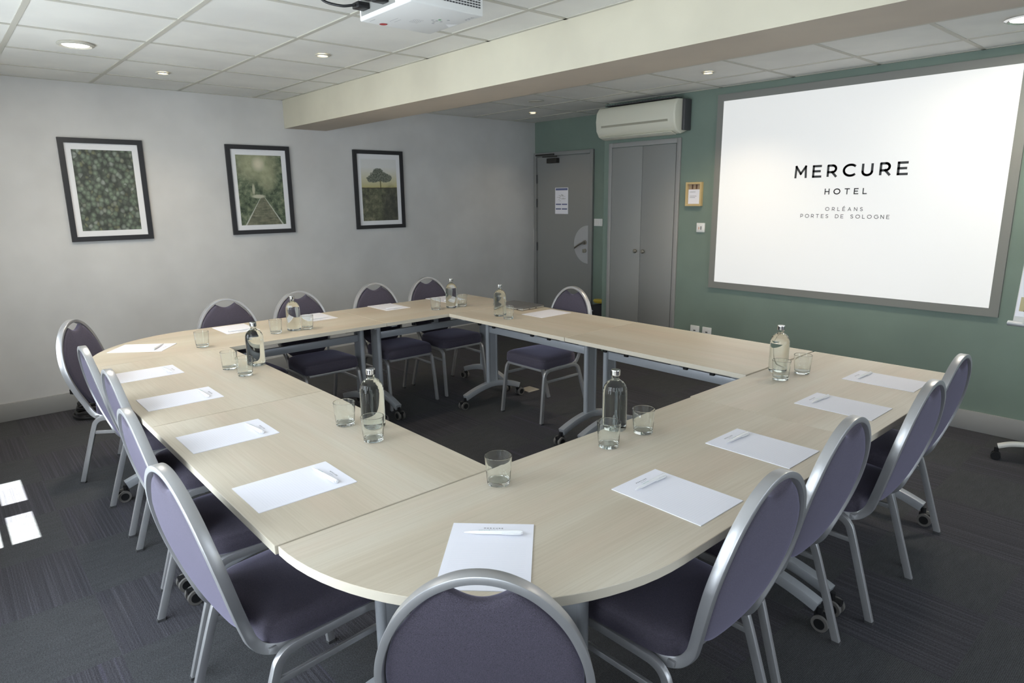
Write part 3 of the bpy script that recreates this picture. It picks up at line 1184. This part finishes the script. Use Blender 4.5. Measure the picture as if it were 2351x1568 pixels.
# ================================================================ TABLES
ZT, TT = 0.74, 0.025
M_wood = M_wood_x


def t_leg(parent, x, y, rot, half=0.268, zf=0.150):
    """one T-shaped leg: column and arched foot; casters are sub-parts. rot 0: foot runs along local y."""
    R = Matrix.Rotation(rot, 3, 'Z')
    b = new_bm()
    box(b, (-0.014, -0.036, 0.14), (0.014, 0.036, ZT - TT - 0.004))
    for s in (-1, 1):
        cyl(b, (0, s * 0.038, 0.14), (0, s * 0.038, ZT - TT - 0.004), 0.017, seg=18)
    box(b, (-0.022, -0.27, ZT - TT - 0.028), (0.022, 0.27, ZT - TT - 0.001))
    path = [(0, v, zf - 0.062 * (abs(v) / half) ** 1.7) for v in [half * k / 10 for k in range(-10, 11)]]
    sweep(b, path, (1, 0, 0), 0.044, 0.042, bev=0.2)
    for v in b.verts:
        v.co = R @ v.co + Vector((x, y, 0))
    lg = obj('leg', b, M_legmetal, parent)
    for s in (-1, 1):
        b = new_bm()
        yy_ = s * (half + 0.018)
        # fork
        cyl(b, (0, yy_ - s * 0.012, 0.055), (0, yy_ - s * 0.012, 0.088), 0.012, seg=14, mi=0)
        obox(b, (0, yy_, 0.052), (0.030, 0.052, 0.020), 0, 0)
        box(b, (-0.008, yy_ - 0.020, 0.022), (0.008, yy_ + 0.020, 0.052), 0)
        for q in (-1, 1):
            cyl(b, (q * 0.010, yy_, 0.031), (q * 0.026, yy_, 0.031), 0.031, seg=24, mi=1)
            cyl(b, (q * 0.0255, yy_, 0.031), (q * 0.0275, yy_, 0.031), 0.020, seg=20, mi=0)
        for v in b.verts:
            v.co = R @ v.co + Vector((x, y, 0))
        obj('caster', b, [M_black, M_rubber], lg)
    return lg


def under_parts(t, lx0, lx1, y=0.0, hole=-1):
    """rail and fittings beneath a top whose long side runs along local x."""
    b = new_bm()
    box(b, (lx0, y - 0.014 + hole * 0.02, 0.562), (lx1, y + 0.014 + hole * 0.02, 0.612))
    obj('rail', b, M_legmetal, t, 0.003)
    xm = (lx0 + lx1) / 2
    b = new_bm()
    box(b, (xm - 0.03, y - 0.01 + hole * 0.02, 0.612), (xm + 0.03, y + 0.01 + hole * 0.02, ZT - TT - 0.001))
    obj('bracket', b, M_legmetal, t, 0.002)
    for fx in (0.14, 0.30, 0.70, 0.86):
        xx = lx0 + (lx1 - lx0) * fx
        b = new_bm()
        box(b, (xx - 0.035, hole * 0.24 - 0.012, ZT - TT - 0.022), (xx + 0.035, hole * 0.24 + 0.012, ZT - TT - 0.001))
        box(b, (xx + 0.005, hole * 0.25 - 0.008, ZT - TT - 0.044), (xx + 0.03, hole * 0.25 + 0.008, ZT - TT - 0.020))
        obj('latch', b, M_black, t, 0.002)


def top_mesh(t, poly):
    b = new_bm()
    prism(b, poly, ZT - TT, ZT, 0, 1)
    return obj('tabletop', b, [M_wood, M_edge], t, 0.0012, 1)


def straight_table(label, cx_, cy_, length, depth, rot, legs, hole=-1):
    t = thing('conference_table', label, 'table', (cx_, cy_, 0), rot, 'table modules of the hollow meeting square')
    h, d = length / 2 - 0.001, depth / 2
    top_mesh(t, [(-h, -d), (h, -d), (h, d), (-h, d)])
    for lx in legs:
        t_leg(t, lx, 0.0, 0.0)
    under_parts(t, legs[0] + 0.014, legs[1] - 0.014, 0.0, hole)
    return t


# back strip (X -3.87..-1.50, Y 2.803..3.505)
straight_table('straight birch table module holding the laptop, at the green wall side', -3.28, 3.154, 1.176, 0.702, 0, (-0.525, 0.49))
straight_table('bare straight birch table module on the green wall side, towards the screen', -2.096, 3.154, 1.188, 0.702, 0, (-0.53, 0.49))
# left strip, facing the windows
straight_table('straight birch table module on the window side, adjoining the near rounded module', -2.075, 0.877, 1.17, 0.696, PI, (-0.53, 0.53))
straight_table('straight birch table module on the window side, the farther one towards the white wall', -3.266, 0.877, 1.206, 0.696, PI, (-0.541, 0.564))
# far strip, straight module at the corner
straight_table('straight birch table module in the far corner by the white wall', -4.23, 2.892, 1.226, 0.716, PI / 2, (-0.50, 0.535), -1)
# right strip, straight module
straight_table('straight birch table module at the right, in front of the screen wall', -1.142, 2.914, 1.182, 0.70, -PI / 2, (-0.50, 0.529), -1)


def rounded_table(label, xi, xo, y0, yc, y1, legs_y):
    """xi: inner edge, xo: outer edge, quarter round around (xi, yc), far end y1. world axes."""
    t = thing('rounded_table', label, 'table', (xi, yc, 0), 0, 'table modules of the hollow meeting square')
    s = 1 if xo > xi else -1
    r = abs(xo - xi)
    ry = yc - y0
    poly = [(0, y1 - yc)]
    arcp = [(s * r * math.sin(a), -ry * math.cos(a)) for a in [PI / 2 * k / 24 for k in range(25)]]
    poly = [(0, y1 - yc - 0.001), (0, -ry)] + arcp[1:] + [(s * r, y1 - yc - 0.001)]
    # wood grain runs along the strip: model along local x then rotate
    t.rotation_euler = (0, 0, PI / 2)
    R = Matrix.Rotation(-PI / 2, 3, 'Z')
    poly2 = [tuple((R @ Vector((x, y, 0)))[:2]) for x, y in poly]
    top_mesh(t, poly2)
    for ly in legs_y:
        p = R @ Vector((s * r / 2, ly - yc, 0))
        t_leg(t, p.x, p.y, 0.0)
    a = R @ Vector((s * r / 2, legs_y[1] - yc, 0))
    c = R @ Vector((s * r / 2, legs_y[0] - yc, 0))
    b = new_bm()
    box(b, (min(a.x, c.x) + 0.015, a.y - 0.014, 0.562), (max(a.x, c.x) - 0.015, a.y + 0.014, 0.612))
    obj('rail', b, M_legmetal, t, 0.003)
    for q in (0.2, 0.5, 0.8):
        b = new_bm()
        xx = a.x + (c.x - a.x) * q
        yy_ = (R @ Vector((s * 0.1, 0, 0))).y
        box(b, (xx - 0.035, yy_ - 0.012, ZT - TT - 0.022), (xx + 0.035, yy_ + 0.012, ZT - TT - 0.001))
        obj('latch', b, M_black, t, 0.002)
    return t


rounded_table('round-cornered birch table module nearest the viewer', -1.484, -0.784, 0.535, 1.228, 2.322, [2.262, 1.222])
rounded_table('round-cornered birch table module at the far left, by the chair turned to the room', -3.870, -4.586, 0.530, 1.225, 2.278, [2.252, 1.225])

# ================================================================ CHAIRS


def ylean(z):
    q = z - 0.45
    return -0.191 - 0.36 * q + 0.29 * q * q


def make_chair():
    t = thing('banquet_chair', '', 'chair', (0, 0, 0), 0, 'oval-back banquet chairs around the tables')
    hw = [(0.0, 0.905), (0.035, 0.901), (0.068, 0.889), (0.100, 0.870), (0.132, 0.840), (0.160, 0.803), (0.182, 0.758),
          (0.198, 0.707), (0.205, 0.655), (0.201, 0.60), (0.191, 0.55), (0.177, 0.50), (0.164, 0.46), (0.158, 0.43)]
    side = [(x, ylean(z), z) for x, z in hw] + [(0.159, -0.166, 0.402), (0.163, -0.142, 0.384), (0.171, -0.105, 0.376), (0.184, -0.04, 0.376)]
    full = [(-x, y, z) for x, y, z in side[:0:-1]] + side
    path = catmull(full, 5)
    mid = len(path) // 2
    b = new_bm()
    sweep(b, path, (0, 1, 0), 0.030, 0.017, bev=0.24, ref_start=mid)
    obj('back_frame', b, M_alu, t)
    # padded oval back, scooped at the top to leave the hand slot
    inner = catmull([(x - 0.011 if x > 0 else 0, z - (0.011 if z > 0.8 else 0), 0) for x, z in hw[:11]], 4)
    right = [(p.x, p.y) for p in inner]
    # cut away top: scoop between |x|<0.085
    zs = 0.876
    outline = []
    for x, z in right:
        if x < 0.066:
            z = 0.880 - 0.027 * math.cos(x / 0.066 * PI / 2)
            outline.append((x, z))
        else:
            outline.append((max(0, x), z))
    low = [(0.180, 0.55), (0.164, 0.505), (0.142, 0.472), (0.112, 0.448), (0.075, 0.433), (0.037, 0.426), (0.0, 0.424)]
    low = [(p.x, p.y) for p in catmull([(a, c, 0) for a, c in low], 4)][1:]
    r_side = outline + low
    poly = r_side + [(-x, z) for x, z in r_side[-2:0:-1]]
    b = new_bm()
    cz_ = 0.65
    levels = [(1.0, 0.0), (1.0, 0.35), (0.985, 0.72), (0.955, 0.92), (0.90, 1.0), (0.75, 1.03), (0.5, 1.06), (0.2, 1.1)]
    prev = None
    rings = {}
    for sgn, depth in ((-1, 0.013), (1, 0.020)):
        prev = None
        for (sc, q) in levels:
            ring = []
            for x, z in poly:
                xx, zz = x * sc, cz_ + (z - cz_) * sc
                yb = ylean(z * sc + cz_ * (1 - sc)) + 0.002
                ring.append(b.verts.new((xx, yb + sgn * depth * q, zz)))
            if q == 0.0 and sgn == 1:
                pass
            if prev is not None:
                for i in range(len(poly)):
                    j = (i + 1) % len(poly)
                    b.faces.new((prev[i], prev[j], ring[j], ring[i]))
            prev = ring
        cv = b.verts.new((0, ylean(cz_) + 0.002 + sgn * depth * 1.12, cz_))
        for i in range(len(poly)):
            j = (i + 1) % len(poly)
            b.faces.new((prev[i], prev[j], cv))
    bmesh.ops.remove_doubles(b, verts=b.verts[:], dist=1e-5)
    obj('backrest', b, M_fab, t, angle=50)
    # seat cushion
    b = new_bm()

    def outline_seat(k, inset):
        pts = []
        n = 64
        for i in range(n):
            a = 2 * PI * i / n
            c_, s_ = math.cos(a), math.sin(a)
            e = 0.34 if s_ < 0 else 0.28
            x = math.copysign(abs(c_) ** e, c_)
            y = math.copysign(abs(s_) ** e, s_)
            wx = 0.202 + 0.010 * y - inset
            pts.append((x * wx, 0.0365 + y * (0.1915 - inset)))
        return pts
    lv = [(0.03, 0.394), (0.006, 0.394), (0.0, 0.400), (0.0, 0.438), (0.003, 0.444), (0.001, 0.450), (0.008, 0.461), (0.025, 0.470), (0.06, 0.476), (0.12, 0.480)]
    rings = []
    for ins, z in lv:
        rings.append([b.verts.new((x, y, z)) for x, y in outline_seat(0, ins)])
    for A, B in zip(rings[:-1], rings[1:]):
        for i in range(64):
            j = (i + 1) % 64
            b.faces.new((A[i], A[j], B[j], B[i]))
    b.faces.new(rings[0][::-1])
    cv = b.verts.new((0, 0.0365, 0.482))
    for i in range(64):
        b.faces.new((rings[-1][i], rings[-1][(i + 1) % 64], cv))
    obj('seat', b, M_fab, t, angle=60)
    # seat support: front and rear bars
    for y_ in (0.205, -0.135):
        b = new_bm()
        sweep(b, [(-0.178, y_, 0.383), (0.178, y_, 0.383)], (0, 1, 0), 0.022, 0.016)
        obj('seat_rail', b, M_alu, t)
    # four legs, each bent out of the side rail
    for sx in (-1, 1):
        for sy in (1, -1):
            if sy > 0:
                pts = [(sx * 0.198, 0.0, 0.383), (sx * 0.198, 0.12, 0.383), (sx * 0.198, 0.165, 0.379), (sx * 0.199, 0.194, 0.360), (sx * 0.200, 0.206, 0.325), (sx * 0.204, 0.222, 0.20), (sx * 0.209, 0.243, 0.008)]
            else:
                pts = [(sx * 0.198, 0.0, 0.383), (sx * 0.198, -0.055, 0.383), (sx * 0.198, -0.100, 0.379), (sx * 0.199, -0.130, 0.360), (sx * 0.200, -0.146, 0.325), (sx * 0.204, -0.185, 0.20), (sx * 0.209, -0.243, 0.008)]
            b = new_bm()
            sweep(b, catmull(pts, 5), (1, 0, 0), 0.018, 0.026, bev=0.22)
            lg = obj('leg', b, M_alu, t)
            b = new_bm()
            x_, y_ = sx * 0.209, sy * 0.2435
            box(b, (x_ - 0.010, y_ - 0.014, 0.0), (x_ + 0.010, y_ + 0.014, 0.010))
            obj('foot_cap', b, M_darkgrey, lg)
    for sx in (-1, 1):
        b = new_bm()
        sweep(b, [(sx * 0.2, 0.209, 0.30), (sx * 0.2, -0.153, 0.30)], (1, 0, 0), 0.012, 0.018)
        obj('stretcher', b, M_alu, t)
    return t


def face(dx, dy):
    return math.atan2(dy, dx) - PI / 2


chair = make_chair()
D = 1 / math.sqrt(2)
CH = [
    (-1.046, 0.864, face(-D, D), 'banquet chair nearest the viewer, its oval back in the foreground at the round corner'),
    (-0.978, 1.462, face(-1, 0), 'banquet chair second from the viewer on the right side, beside the foreground chair'),
    (-1.02, 2.01, face(-1, 0), 'banquet chair in the middle of the right side, third from the screen wall'),
    (-0.985, 2.633, face(-1, 0), 'banquet chair on the right side, next to the last one before the green wall'),
    (-1.032, 3.154, face(-1, 0), 'banquet chair at the right end, closest to the screen wall'),
    (-1.785, 0.657, face(-0.08, 0.997), 'banquet chair nearest the viewer on the window side, lilac back in daylight'),
    (-2.36, 0.70, face(0, 1), 'second banquet chair from the viewer on the window side'),
    (-2.99, 0.765, face(0, 1), 'third banquet chair from the viewer on the window side'),
    (-3.577, 0.77, face(0, 1), 'fourth banquet chair from the viewer on the window side, next to the turned chair'),
    (-4.276, 0.79, face(0.6, 0.8), 'banquet chair turned at the far left round corner, bright white frame edge'),
    (-4.375, 1.48, face(1, 0), 'banquet chair along the white wall, nearest the far left round corner'),
    (-4.375, 2.003, face(1, 0), 'banquet chair along the white wall, second from the round corner'),
    (-4.375, 2.645, face(1, 0), 'banquet chair along the white wall, second from the room corner'),
    (-4.39, 3.165, face(1, 0), 'banquet chair along the white wall, nearest the room corner'),
    (-3.357, 3.295, face(0, -1), 'single banquet chair on the far side, in front of the grey door'),
]
for i, (x, y, a, lb) in enumerate(CH):
    place(chair, i == 0, (x, y, 0), a, lb)

# ================================================================ PAPER PADS AND PENS
pad = thing('writing_pad', '', 'paper pad', (0, 0, 0), 0, 'white writing pads at each seat')
M_pad = mat('pad_paper', (234, 234, 243), 0.8)
_tc = N(M_pad, 'ShaderNodeTexCoord')
_sx = N(M_pad, 'ShaderNodeSeparateXYZ')
L(M_pad, _tc.outputs['Object'], _sx.inputs[0])
_st = mathn(M_pad, 'LESS_THAN', mathn(M_pad, 'FRACT', mathn(M_pad, 'MULTIPLY', mathn(M_pad, 'ADD', _sx.outputs[1], 1.0), 125.0)), 0.10)
_in = mathn(M_pad, 'LESS_THAN', _sx.outputs[1], 0.055)
_in2 = mathn(M_pad, 'GREATER_THAN', _sx.outputs[1], -0.12)
_in3 = mathn(M_pad, 'LESS_THAN', mathn(M_pad, 'ABSOLUTE', _sx.outputs[0]), 0.09)
_f = mathn(M_pad, 'MULTIPLY', mathn(M_pad, 'MULTIPLY', _st, _in), mathn(M_pad, 'MULTIPLY', _in2, _in3))
L(M_pad, mixc(M_pad, mathn(M_pad, 'MULTIPLY', _f, 0.3), (234, 234, 243), (196, 198, 212)), BS(M_pad).inputs['Base Color'])
b = new_bm()
box(b, (-0.105, -0.1485, 0.0003), (0.105, 0.1485, 0.0022))
obj('sheets', b, M_pad, pad, smooth=False)
b = new_bm()


def on_pad(x, y):
    return (x, y, 0.0024)


letters(b, 'MERCURE', -0.022, 0.026, 0.121, 0.0048, 0.0010, on_pad)
letters(b, 'HOTELS', -0.009, 0.013, 0.1140, 0.0028, 0.0005, on_pad, 1)
obj('heading', b, [M_ink, M_ink_soft], pad, smooth=False)

pen = thing('ballpoint_pen', '', 'pen', (0, 0, 0), 0, 'white hotel pens on the pads')
b = new_bm()
lathe(b, [(0, -0.074), (0.0011, -0.0738), (0.0016, -0.070), (0.0032, -0.060), (0.0048, -0.04), (0.0055, -0.01), (0.0056, 0.040), (0.0060, 0.0405), (0.0060, 0.070), (0.0050, 0.074), (0, 0.074)], 20)
bmesh.ops.rotate(b, verts=b.verts[:], cent=(0, 0, 0), matrix=Matrix.Rotation(PI / 2, 3, 'Y'))
bmesh.ops.translate(b, verts=b.verts[:], vec=(0, 0, 0.0062))
obj('barrel', b, M_penwhite, pen)
b = new_bm()
sweep(b, catmull([(0.070, -0.0055, 0.0075), (0.068, -0.0090, 0.0065), (0.045, -0.0088, 0.0060), (0.022, -0.0072, 0.0058)], 5), (0, 0, 1), 0.0045, 0.0018)
obj('clip', b, M_penwhite, pen)
b = new_bm()


def on_pen(x, y):
    a = y / 0.0056
    return (x, 0.0057 * math.sin(a) - 0.0, 0.0062 + 0.0057 * math.cos(a))


letters(b, 'MERCURE', -0.036, -0.009, -0.0012, 0.0026, 0.0005, on_pen)
obj('pen_lettering', b, M_teal_ink, pen, smooth=False)

PADS = [
    (-1.102, 0.891, (-D, D), 'at the foreground chair on the near round corner', 0.03),
    (-0.984, 1.485, (-1, 0), 'first on the right side, nearest the viewer', 0.03),
    (-1.000, 2.000, (-1, 0), 'second on the right side, beside the pale joint line', 0.01),
    (-0.999, 2.649, (-1, 0), 'third on the right side, just past the joint line', -0.02),
    (-1.018, 3.157, (-1, 0), 'last on the right side, closest to the screen wall', 0.0),
    (-1.792, 0.714, (0, 1), 'first on the window side, nearest the viewer', 0.07),
    (-2.369, 0.714, (0, 1), 'second on the window side from the viewer', 0.08),
    (-2.980, 0.719, (0, 1), 'third on the window side from the viewer', 0.0),
    (-3.540, 0.714, (0, 1), 'fourth on the window side, nearest the turned one', 0.06),
    (-4.203, 0.850, (0.6, 0.8), 'lying at an angle on the far left round corner', 0.05),
    (-4.405, 1.450, (1, 0), 'along the white wall, nearest the far left corner', 0.0),
    (-4.440, 2.025, (1, 0), 'along the white wall, behind the second bottle', 0.02),
    (-4.450, 2.644, (1, 0), 'along the white wall, below the lone tree picture', 0.0),
    (-4.455, 3.200, (1, 0), 'along the white wall, nearest the room corner', -0.03),
    (-3.358, 3.308, (0, -1), 'beside the closed laptop', 0.0),
]
npen = 0
for i, (x, y, d_, where, tw) in enumerate(PADS):
    a = face(*d_)
    place(pad, i == 0, (x, y, ZT), a, 'white A4 writing pad ' + where)
    if i == len(PADS) - 1:
        continue
    q = Matrix.Rotation(a, 3, 'Z') @ Vector((0.004, 0.092, 0))
    place(pen, npen == 0, (x + q.x, y + q.y, ZT + 0.0024), a + tw, 'white pen on the writing pad ' + where)
    npen += 1

# ================================================================ BOTTLES AND TUMBLERS
bot = thing('water_bottle', '', 'bottle', (0, 0, 0), 0, 'clear water bottles on the tables')
b = new_bm()
lathe(b, [(0, 0.003), (0.030, 0.002), (0.037, 0.0005), (0.0415, 0.003), (0.0435, 0.009), (0.044, 0.02), (0.044, 0.142), (0.0425, 0.155), (0.038, 0.168), (0.030, 0.179),
          (0.020, 0.186), (0.0145, 0.190), (0.0133, 0.194), (0.0133, 0.204), (0.0, 0.204)], 56)
obj('glass_body', b, M_bottle, bot, angle=60)
b = new_bm()
lathe(b, [(0.0, 0.2045), (0.0168, 0.2045), (0.0172, 0.206), (0.0172, 0.223), (0.0162, 0.2252), (0.0, 0.2252)], 36)
obj('cap', b, M_chrome, bot)
BOT = [
    (-2.084, 1.148, 'clear water bottle nearest the viewer on the window side, behind a tumbler'),
    (-1.454, 1.780, 'clear water bottle nearest the viewer on the right side, between two tumblers'),
    (-3.334, 1.184, 'clear water bottle at the inner corner far left, beside two tumblers'),
    (-4.086, 1.714, 'clear water bottle on the white wall side, in front of the second chair'),
    (-4.076, 2.982, 'clear water bottle on the white wall side, nearest the room corner'),
    (-3.532, 3.011, 'clear water bottle in front of the laptop'),
    (-1.430, 2.968, 'clear water bottle at the right, under the screen'),
]
for i, (x, y, lb) in enumerate(BOT):
    place(bot, i == 0, (x, y, ZT + 0.0003), 0, lb)

gl = new_bm()
lathe(gl, [(0, 0.0005), (0.030, 0.0005), (0.0335, 0.002), (0.0345, 0.008), (0.0372, 0.04), (0.0408, 0.0893), (0.0403, 0.0902), (0.0394, 0.0895), (0.0360, 0.045), (0.0325, 0.016), (0.029, 0.0125), (0, 0.012)], 56)
tum = obj('tumbler', gl, M_glass, angle=50)
tag(tum, '', 'glass', 'clear tumblers on the tables')
TUM = [
    (-1.388, 1.168, 'clear tumbler alone at the near inner corner of the tables'),
    (-1.961, 1.076, 'clear tumbler in front of the nearest bottle on the window side'),
    (-2.180, 1.082, 'clear tumbler left of the nearest bottle on the window side'),
    (-1.357, 1.633, 'clear tumbler in front of the nearest bottle on the right side'),
    (-1.360, 1.827, 'clear tumbler right of the nearest bottle on the right side'),
    (-1.356, 2.846, 'clear tumbler in front of the bottle under the screen'),
    (-1.337, 3.019, 'clear tumbler right of the bottle under the screen'),
    (-3.400, 2.975, 'clear tumbler right of the bottle by the laptop'),
    (-4.075, 3.085, 'clear tumbler right of the bottle nearest the room corner'),
    (-4.082, 2.835, 'clear tumbler left of the bottle nearest the room corner'),
    (-4.073, 1.800, 'clear tumbler right of the bottle in front of the second wall-side chair'),
    (-4.073, 1.588, 'clear tumbler left of the bottle in front of the second wall-side chair'),
    (-3.993, 1.117, 'clear tumbler alone at the far left round corner'),
    (-3.353, 1.055, 'clear tumbler at the far left inner corner, the one farther from the bottle'),
    (-3.170, 1.067, 'clear tumbler in front of the bottle at the far left inner corner'),
]
for i, (x, y, lb) in enumerate(TUM):
    place(tum, i == 0, (x, y, ZT + 0.0003), i * 0.7, lb)

# ================================================================ LAPTOP
lp = thing('laptop', 'closed silver grey laptop on the far table beside a white pad', 'laptop', (-3.735, 3.372, ZT), 0.03)
b = new_bm()
box(b, (-0.165, -0.115, 0.002), (0.165, 0.115, 0.013))
obj('base', b, mat('silver_plastic', (176, 172, 164), 0.4, 0.3), lp, 0.003)
b = new_bm()
box(b, (-0.165, -0.115, 0.0135), (0.165, 0.115, 0.021))
obj('lid', b, mat('dark_silver_lid', (112, 112, 112), 0.35, 0.4), lp, 0.003)
b = new_bm()
for x_ in (-0.08, -0.03, 0.10):
    box(b, (x_, -0.1158, 0.005), (x_ + 0.018, -0.1152, 0.010))
for y_ in (-0.05, 0.02):
    box(b, (0.1652, y_, 0.005), (0.1658, y_ + 0.016, 0.010))
obj('ports', b, M_black, lp, smooth=False)

# ================================================================ FLIPCHART
fc = thing('flipchart', 'white mobile flipchart with a printed poster at the right edge', 'flipchart', (-0.50, 4.60, 0), 0.0)
b = new_bm()
tl = Matrix.Rotation(-0.10, 3, 'X')
obox(b, (0, 0, 1.33), (0.70, 0.018, 1.00), 0, 0, tl)
board = obj('board', b, M_wplastic, fc, 0.003)
b = new_bm()
sweep(b, [(-0.365, -0.075, 0.838), (0.365, -0.075, 0.838)], (0, 0, 1), 0.030, 0.04, seg_round=True)
obj('tray', b, mat('pale_grey_metal', (186, 188, 192), 0.4, 0.3), fc)
b = new_bm()


def on_board(x, z, e=0.0105):
    p = tl @ Vector((x - 0.035, -e, z - 1.33))
    return (p.x, p.y, p.z + 1.33)


def bq(x0, z0, x1, z1, mi, e):
    f = b.faces.new([b.verts.new(on_board(x, z, e)) for x, z in ((x0, z0), (x1, z0), (x1, z1), (x0, z1))])
    f.material_index = mi


def bp(pts, mi, e):
    f = b.faces.new([b.verts.new(on_board(x, z, e)) for x, z in pts])
    f.material_index = mi


bq(-0.31, 0.875, 0.31, 1.80, 0, 0.0105)
bq(-0.295, 0.905, 0.295, 0.985, 1, 0.0108)
bp([(-0.275, 0.905), (-0.16, 0.905), (-0.14, 0.96), (-0.13, 1.03), (-0.155, 1.07), (-0.20, 1.075), (-0.225, 1.04), (-0.225, 0.98)], 2, 0.0112)
bp([(-0.205 + 0.03 * math.cos(2 * PI * k / 20), 1.10 + 0.03 * math.sin(2 * PI * k / 20)) for k in range(20)], 3, 0.0114)
bp([(-0.235, 0.905), (-0.215, 0.905), (-0.19, 0.975), (-0.20, 0.98)], 4, 0.0114)
bp([(-0.10, 0.905), (0.05, 0.905), (0.07, 1.0), (0.03, 1.08), (-0.05, 1.08), (-0.09, 1.0)], 5, 0.0112)
bp([(-0.01 + 0.035 * math.cos(2 * PI * k / 20), 1.115 + 0.035 * math.sin(2 * PI * k / 20)) for k in range(20)], 3, 0.0114)
bq(-0.26, 1.20, 0.20, 1.21, 6, 0.0112)
bq(-0.26, 1.17, 0.10, 1.178, 6, 0.0112)
obj('poster', b, [M_paper, mat('sand_print', (186, 176, 140), 0.7), mat('brown_coat_print', (86, 66, 56), 0.7), mat('dark_hair_print', (44, 40, 40), 0.7),
                  mat('cream_print', (206, 200, 180), 0.7), mat('green_coat_print', (70, 92, 84), 0.7), M_ink_soft], fc, smooth=False)
b = new_bm()
cyl(b, (0, 0.09, 0.10), (0, 0.05, 1.25), 0.022, seg=20)
obj('post', b, mat('white_lacquered_metal', (222, 220, 214), 0.35), fc)
for k, ang in enumerate((198, 270 + 0, 342, 54, 126)):
    a = math.radians(ang)
    d_ = Vector((math.cos(a), math.sin(a), 0))
    b = new_bm()
    c0 = Vector((0, 0.09, 0))
    sweep(b, catmull([c0 + Vector((0, 0, 0.13)), c0 + d_ * 0.14 + Vector((0, 0, 0.128)), c0 + d_ * 0.28 + Vector((0, 0, 0.112)), c0 + d_ * 0.355 + Vector((0, 0, 0.085))], 6), (0, 0, 1), 0.030, 0.036, bev=0.8)
    lg = obj('leg', b, bpy.data.materials['white_lacquered_metal'], fc)
    b = new_bm()
    pc = c0 + d_ * 0.36
    perp = Vector((-d_.y, d_.x, 0))
    for q in (-1, 1):
        cyl(b, pc + perp * 0.006 * q + Vector((0, 0, 0.025)), pc + perp * 0.022 * q + Vector((0, 0, 0.025)), 0.025, seg=20)
    cyl(b, pc + Vector((0, 0, 0.03)), pc + Vector((0, 0, 0.075)), 0.012, seg=12)
    obj('caster', b, M_black, lg)
fc.rotation_euler = (0, 0, -0.12)

# ================================================================ THINGS ON THE FLOOR
b = new_bm()
box(b, (-0.06, -0.06, 0.0), (0.06, 0.06, 0.006), 0)
box(b, (-0.045, -0.045, 0.006), (0.045, 0.045, 0.0075), 1)
fs = obj('floor_socket', b, [mat('beige_metal', (186, 178, 164), 0.5), mat('beige_lid', (172, 164, 150), 0.5)], None, 0.001)
fs.location = (-3.845, 3.585, 0)
tag(fs, 'small beige square floor socket cover on the carpet under the far table', 'floor socket')

bag = thing('tool_bag', 'black bag with a yellow item on top, beside the cupboard by the door', 'bag', (-4.72, 5.38, 0), 0.1)
b = new_bm()
prism(b, [(-0.20, -0.13), (0.20, -0.13), (0.20, 0.13), (-0.20, 0.13)], 0.0, 0.41)
for v in b.verts:
    if v.co.z > 0.3:
        v.co.x *= 0.9
        v.co.y *= 0.8
        v.co.z += 0.04 * (1 if v.co.x > 0 else -1)
obj('body', b, mat('black_nylon', (26, 27, 34), 0.7), bag, 0.02, 3)
b = new_bm()
sweep(b, catmull([(-0.14, -0.10, 0.34), (-0.08, -0.118, 0.37), (0.02, -0.118, 0.37), (0.08, -0.10, 0.36)], 6), (0, 0, 1), 0.014, 0.006)
obj('strap', b, mat('grey_webbing', (120, 124, 134), 0.7), bag)
b = new_bm()
lathe(b, [(0, 0), (0.07, 0.002), (0.09, 0.022), (0.07, 0.04), (0, 0.044)], 24)
for v in b.verts:
    v.co.x = v.co.x * 0.85 + 0.09
    v.co.y = v.co.y * 0.5 - 0.03
    v.co.z += 0.442
obj('flap', b, mat('yellow_plastic', (190, 168, 60), 0.5), bag)
b = new_bm()
lathe(b, [(0, 0), (0.022, 0.0), (0.026, 0.02), (0.018, 0.06), (0, 0.065)], 20, (-0.07, 0.0, 0.375))
obj('flask', b, M_wplastic, bag)

cb = thing('cable_bundle', 'heap of coiled black cables on the carpet behind the turned chair', 'cables', (-5.62, 0.745, 0))
random.seed(7)
for k in range(5):
    b = new_bm()
    rad = 0.13 - 0.012 * k
    pts = []
    for i in range(41):
        a = 2 * PI * i / 20 + k
        pts.append((rad * math.cos(a) * (1 + 0.12 * math.sin(3 * a + k)) + 0.012 * k, rad * 0.9 * math.sin(a) + random.uniform(-0.004, 0.004), 0.010 + 0.034 * k + 0.010 * (i / 40) + 0.006 * math.sin(2 * a + k) + 0.006))
    sweep(b, catmull(pts, 3), (0, 0, 1), 0.014, 0.014, seg_round=True)
    obj('cable', b, M_black, cb)
b = new_bm()
obox(b, (0.02, -0.02, 0.195), (0.26, 0.055, 0.04), 0.6)
ps = obj('socket_block', b, M_black, cb, 0.006)
b = new_bm()
for q in (-0.08, -0.02, 0.04, 0.10):
    R_ = Matrix.Rotation(0.6, 3, 'Z') @ Vector((q, 0, 0))
    cyl(b, (0.02 + R_.x, -0.02 + R_.y, 0.2151), (0.02 + R_.x, -0.02 + R_.y, 0.218), 0.018, seg=16)
obj('socket_face', b, M_steel, ps)
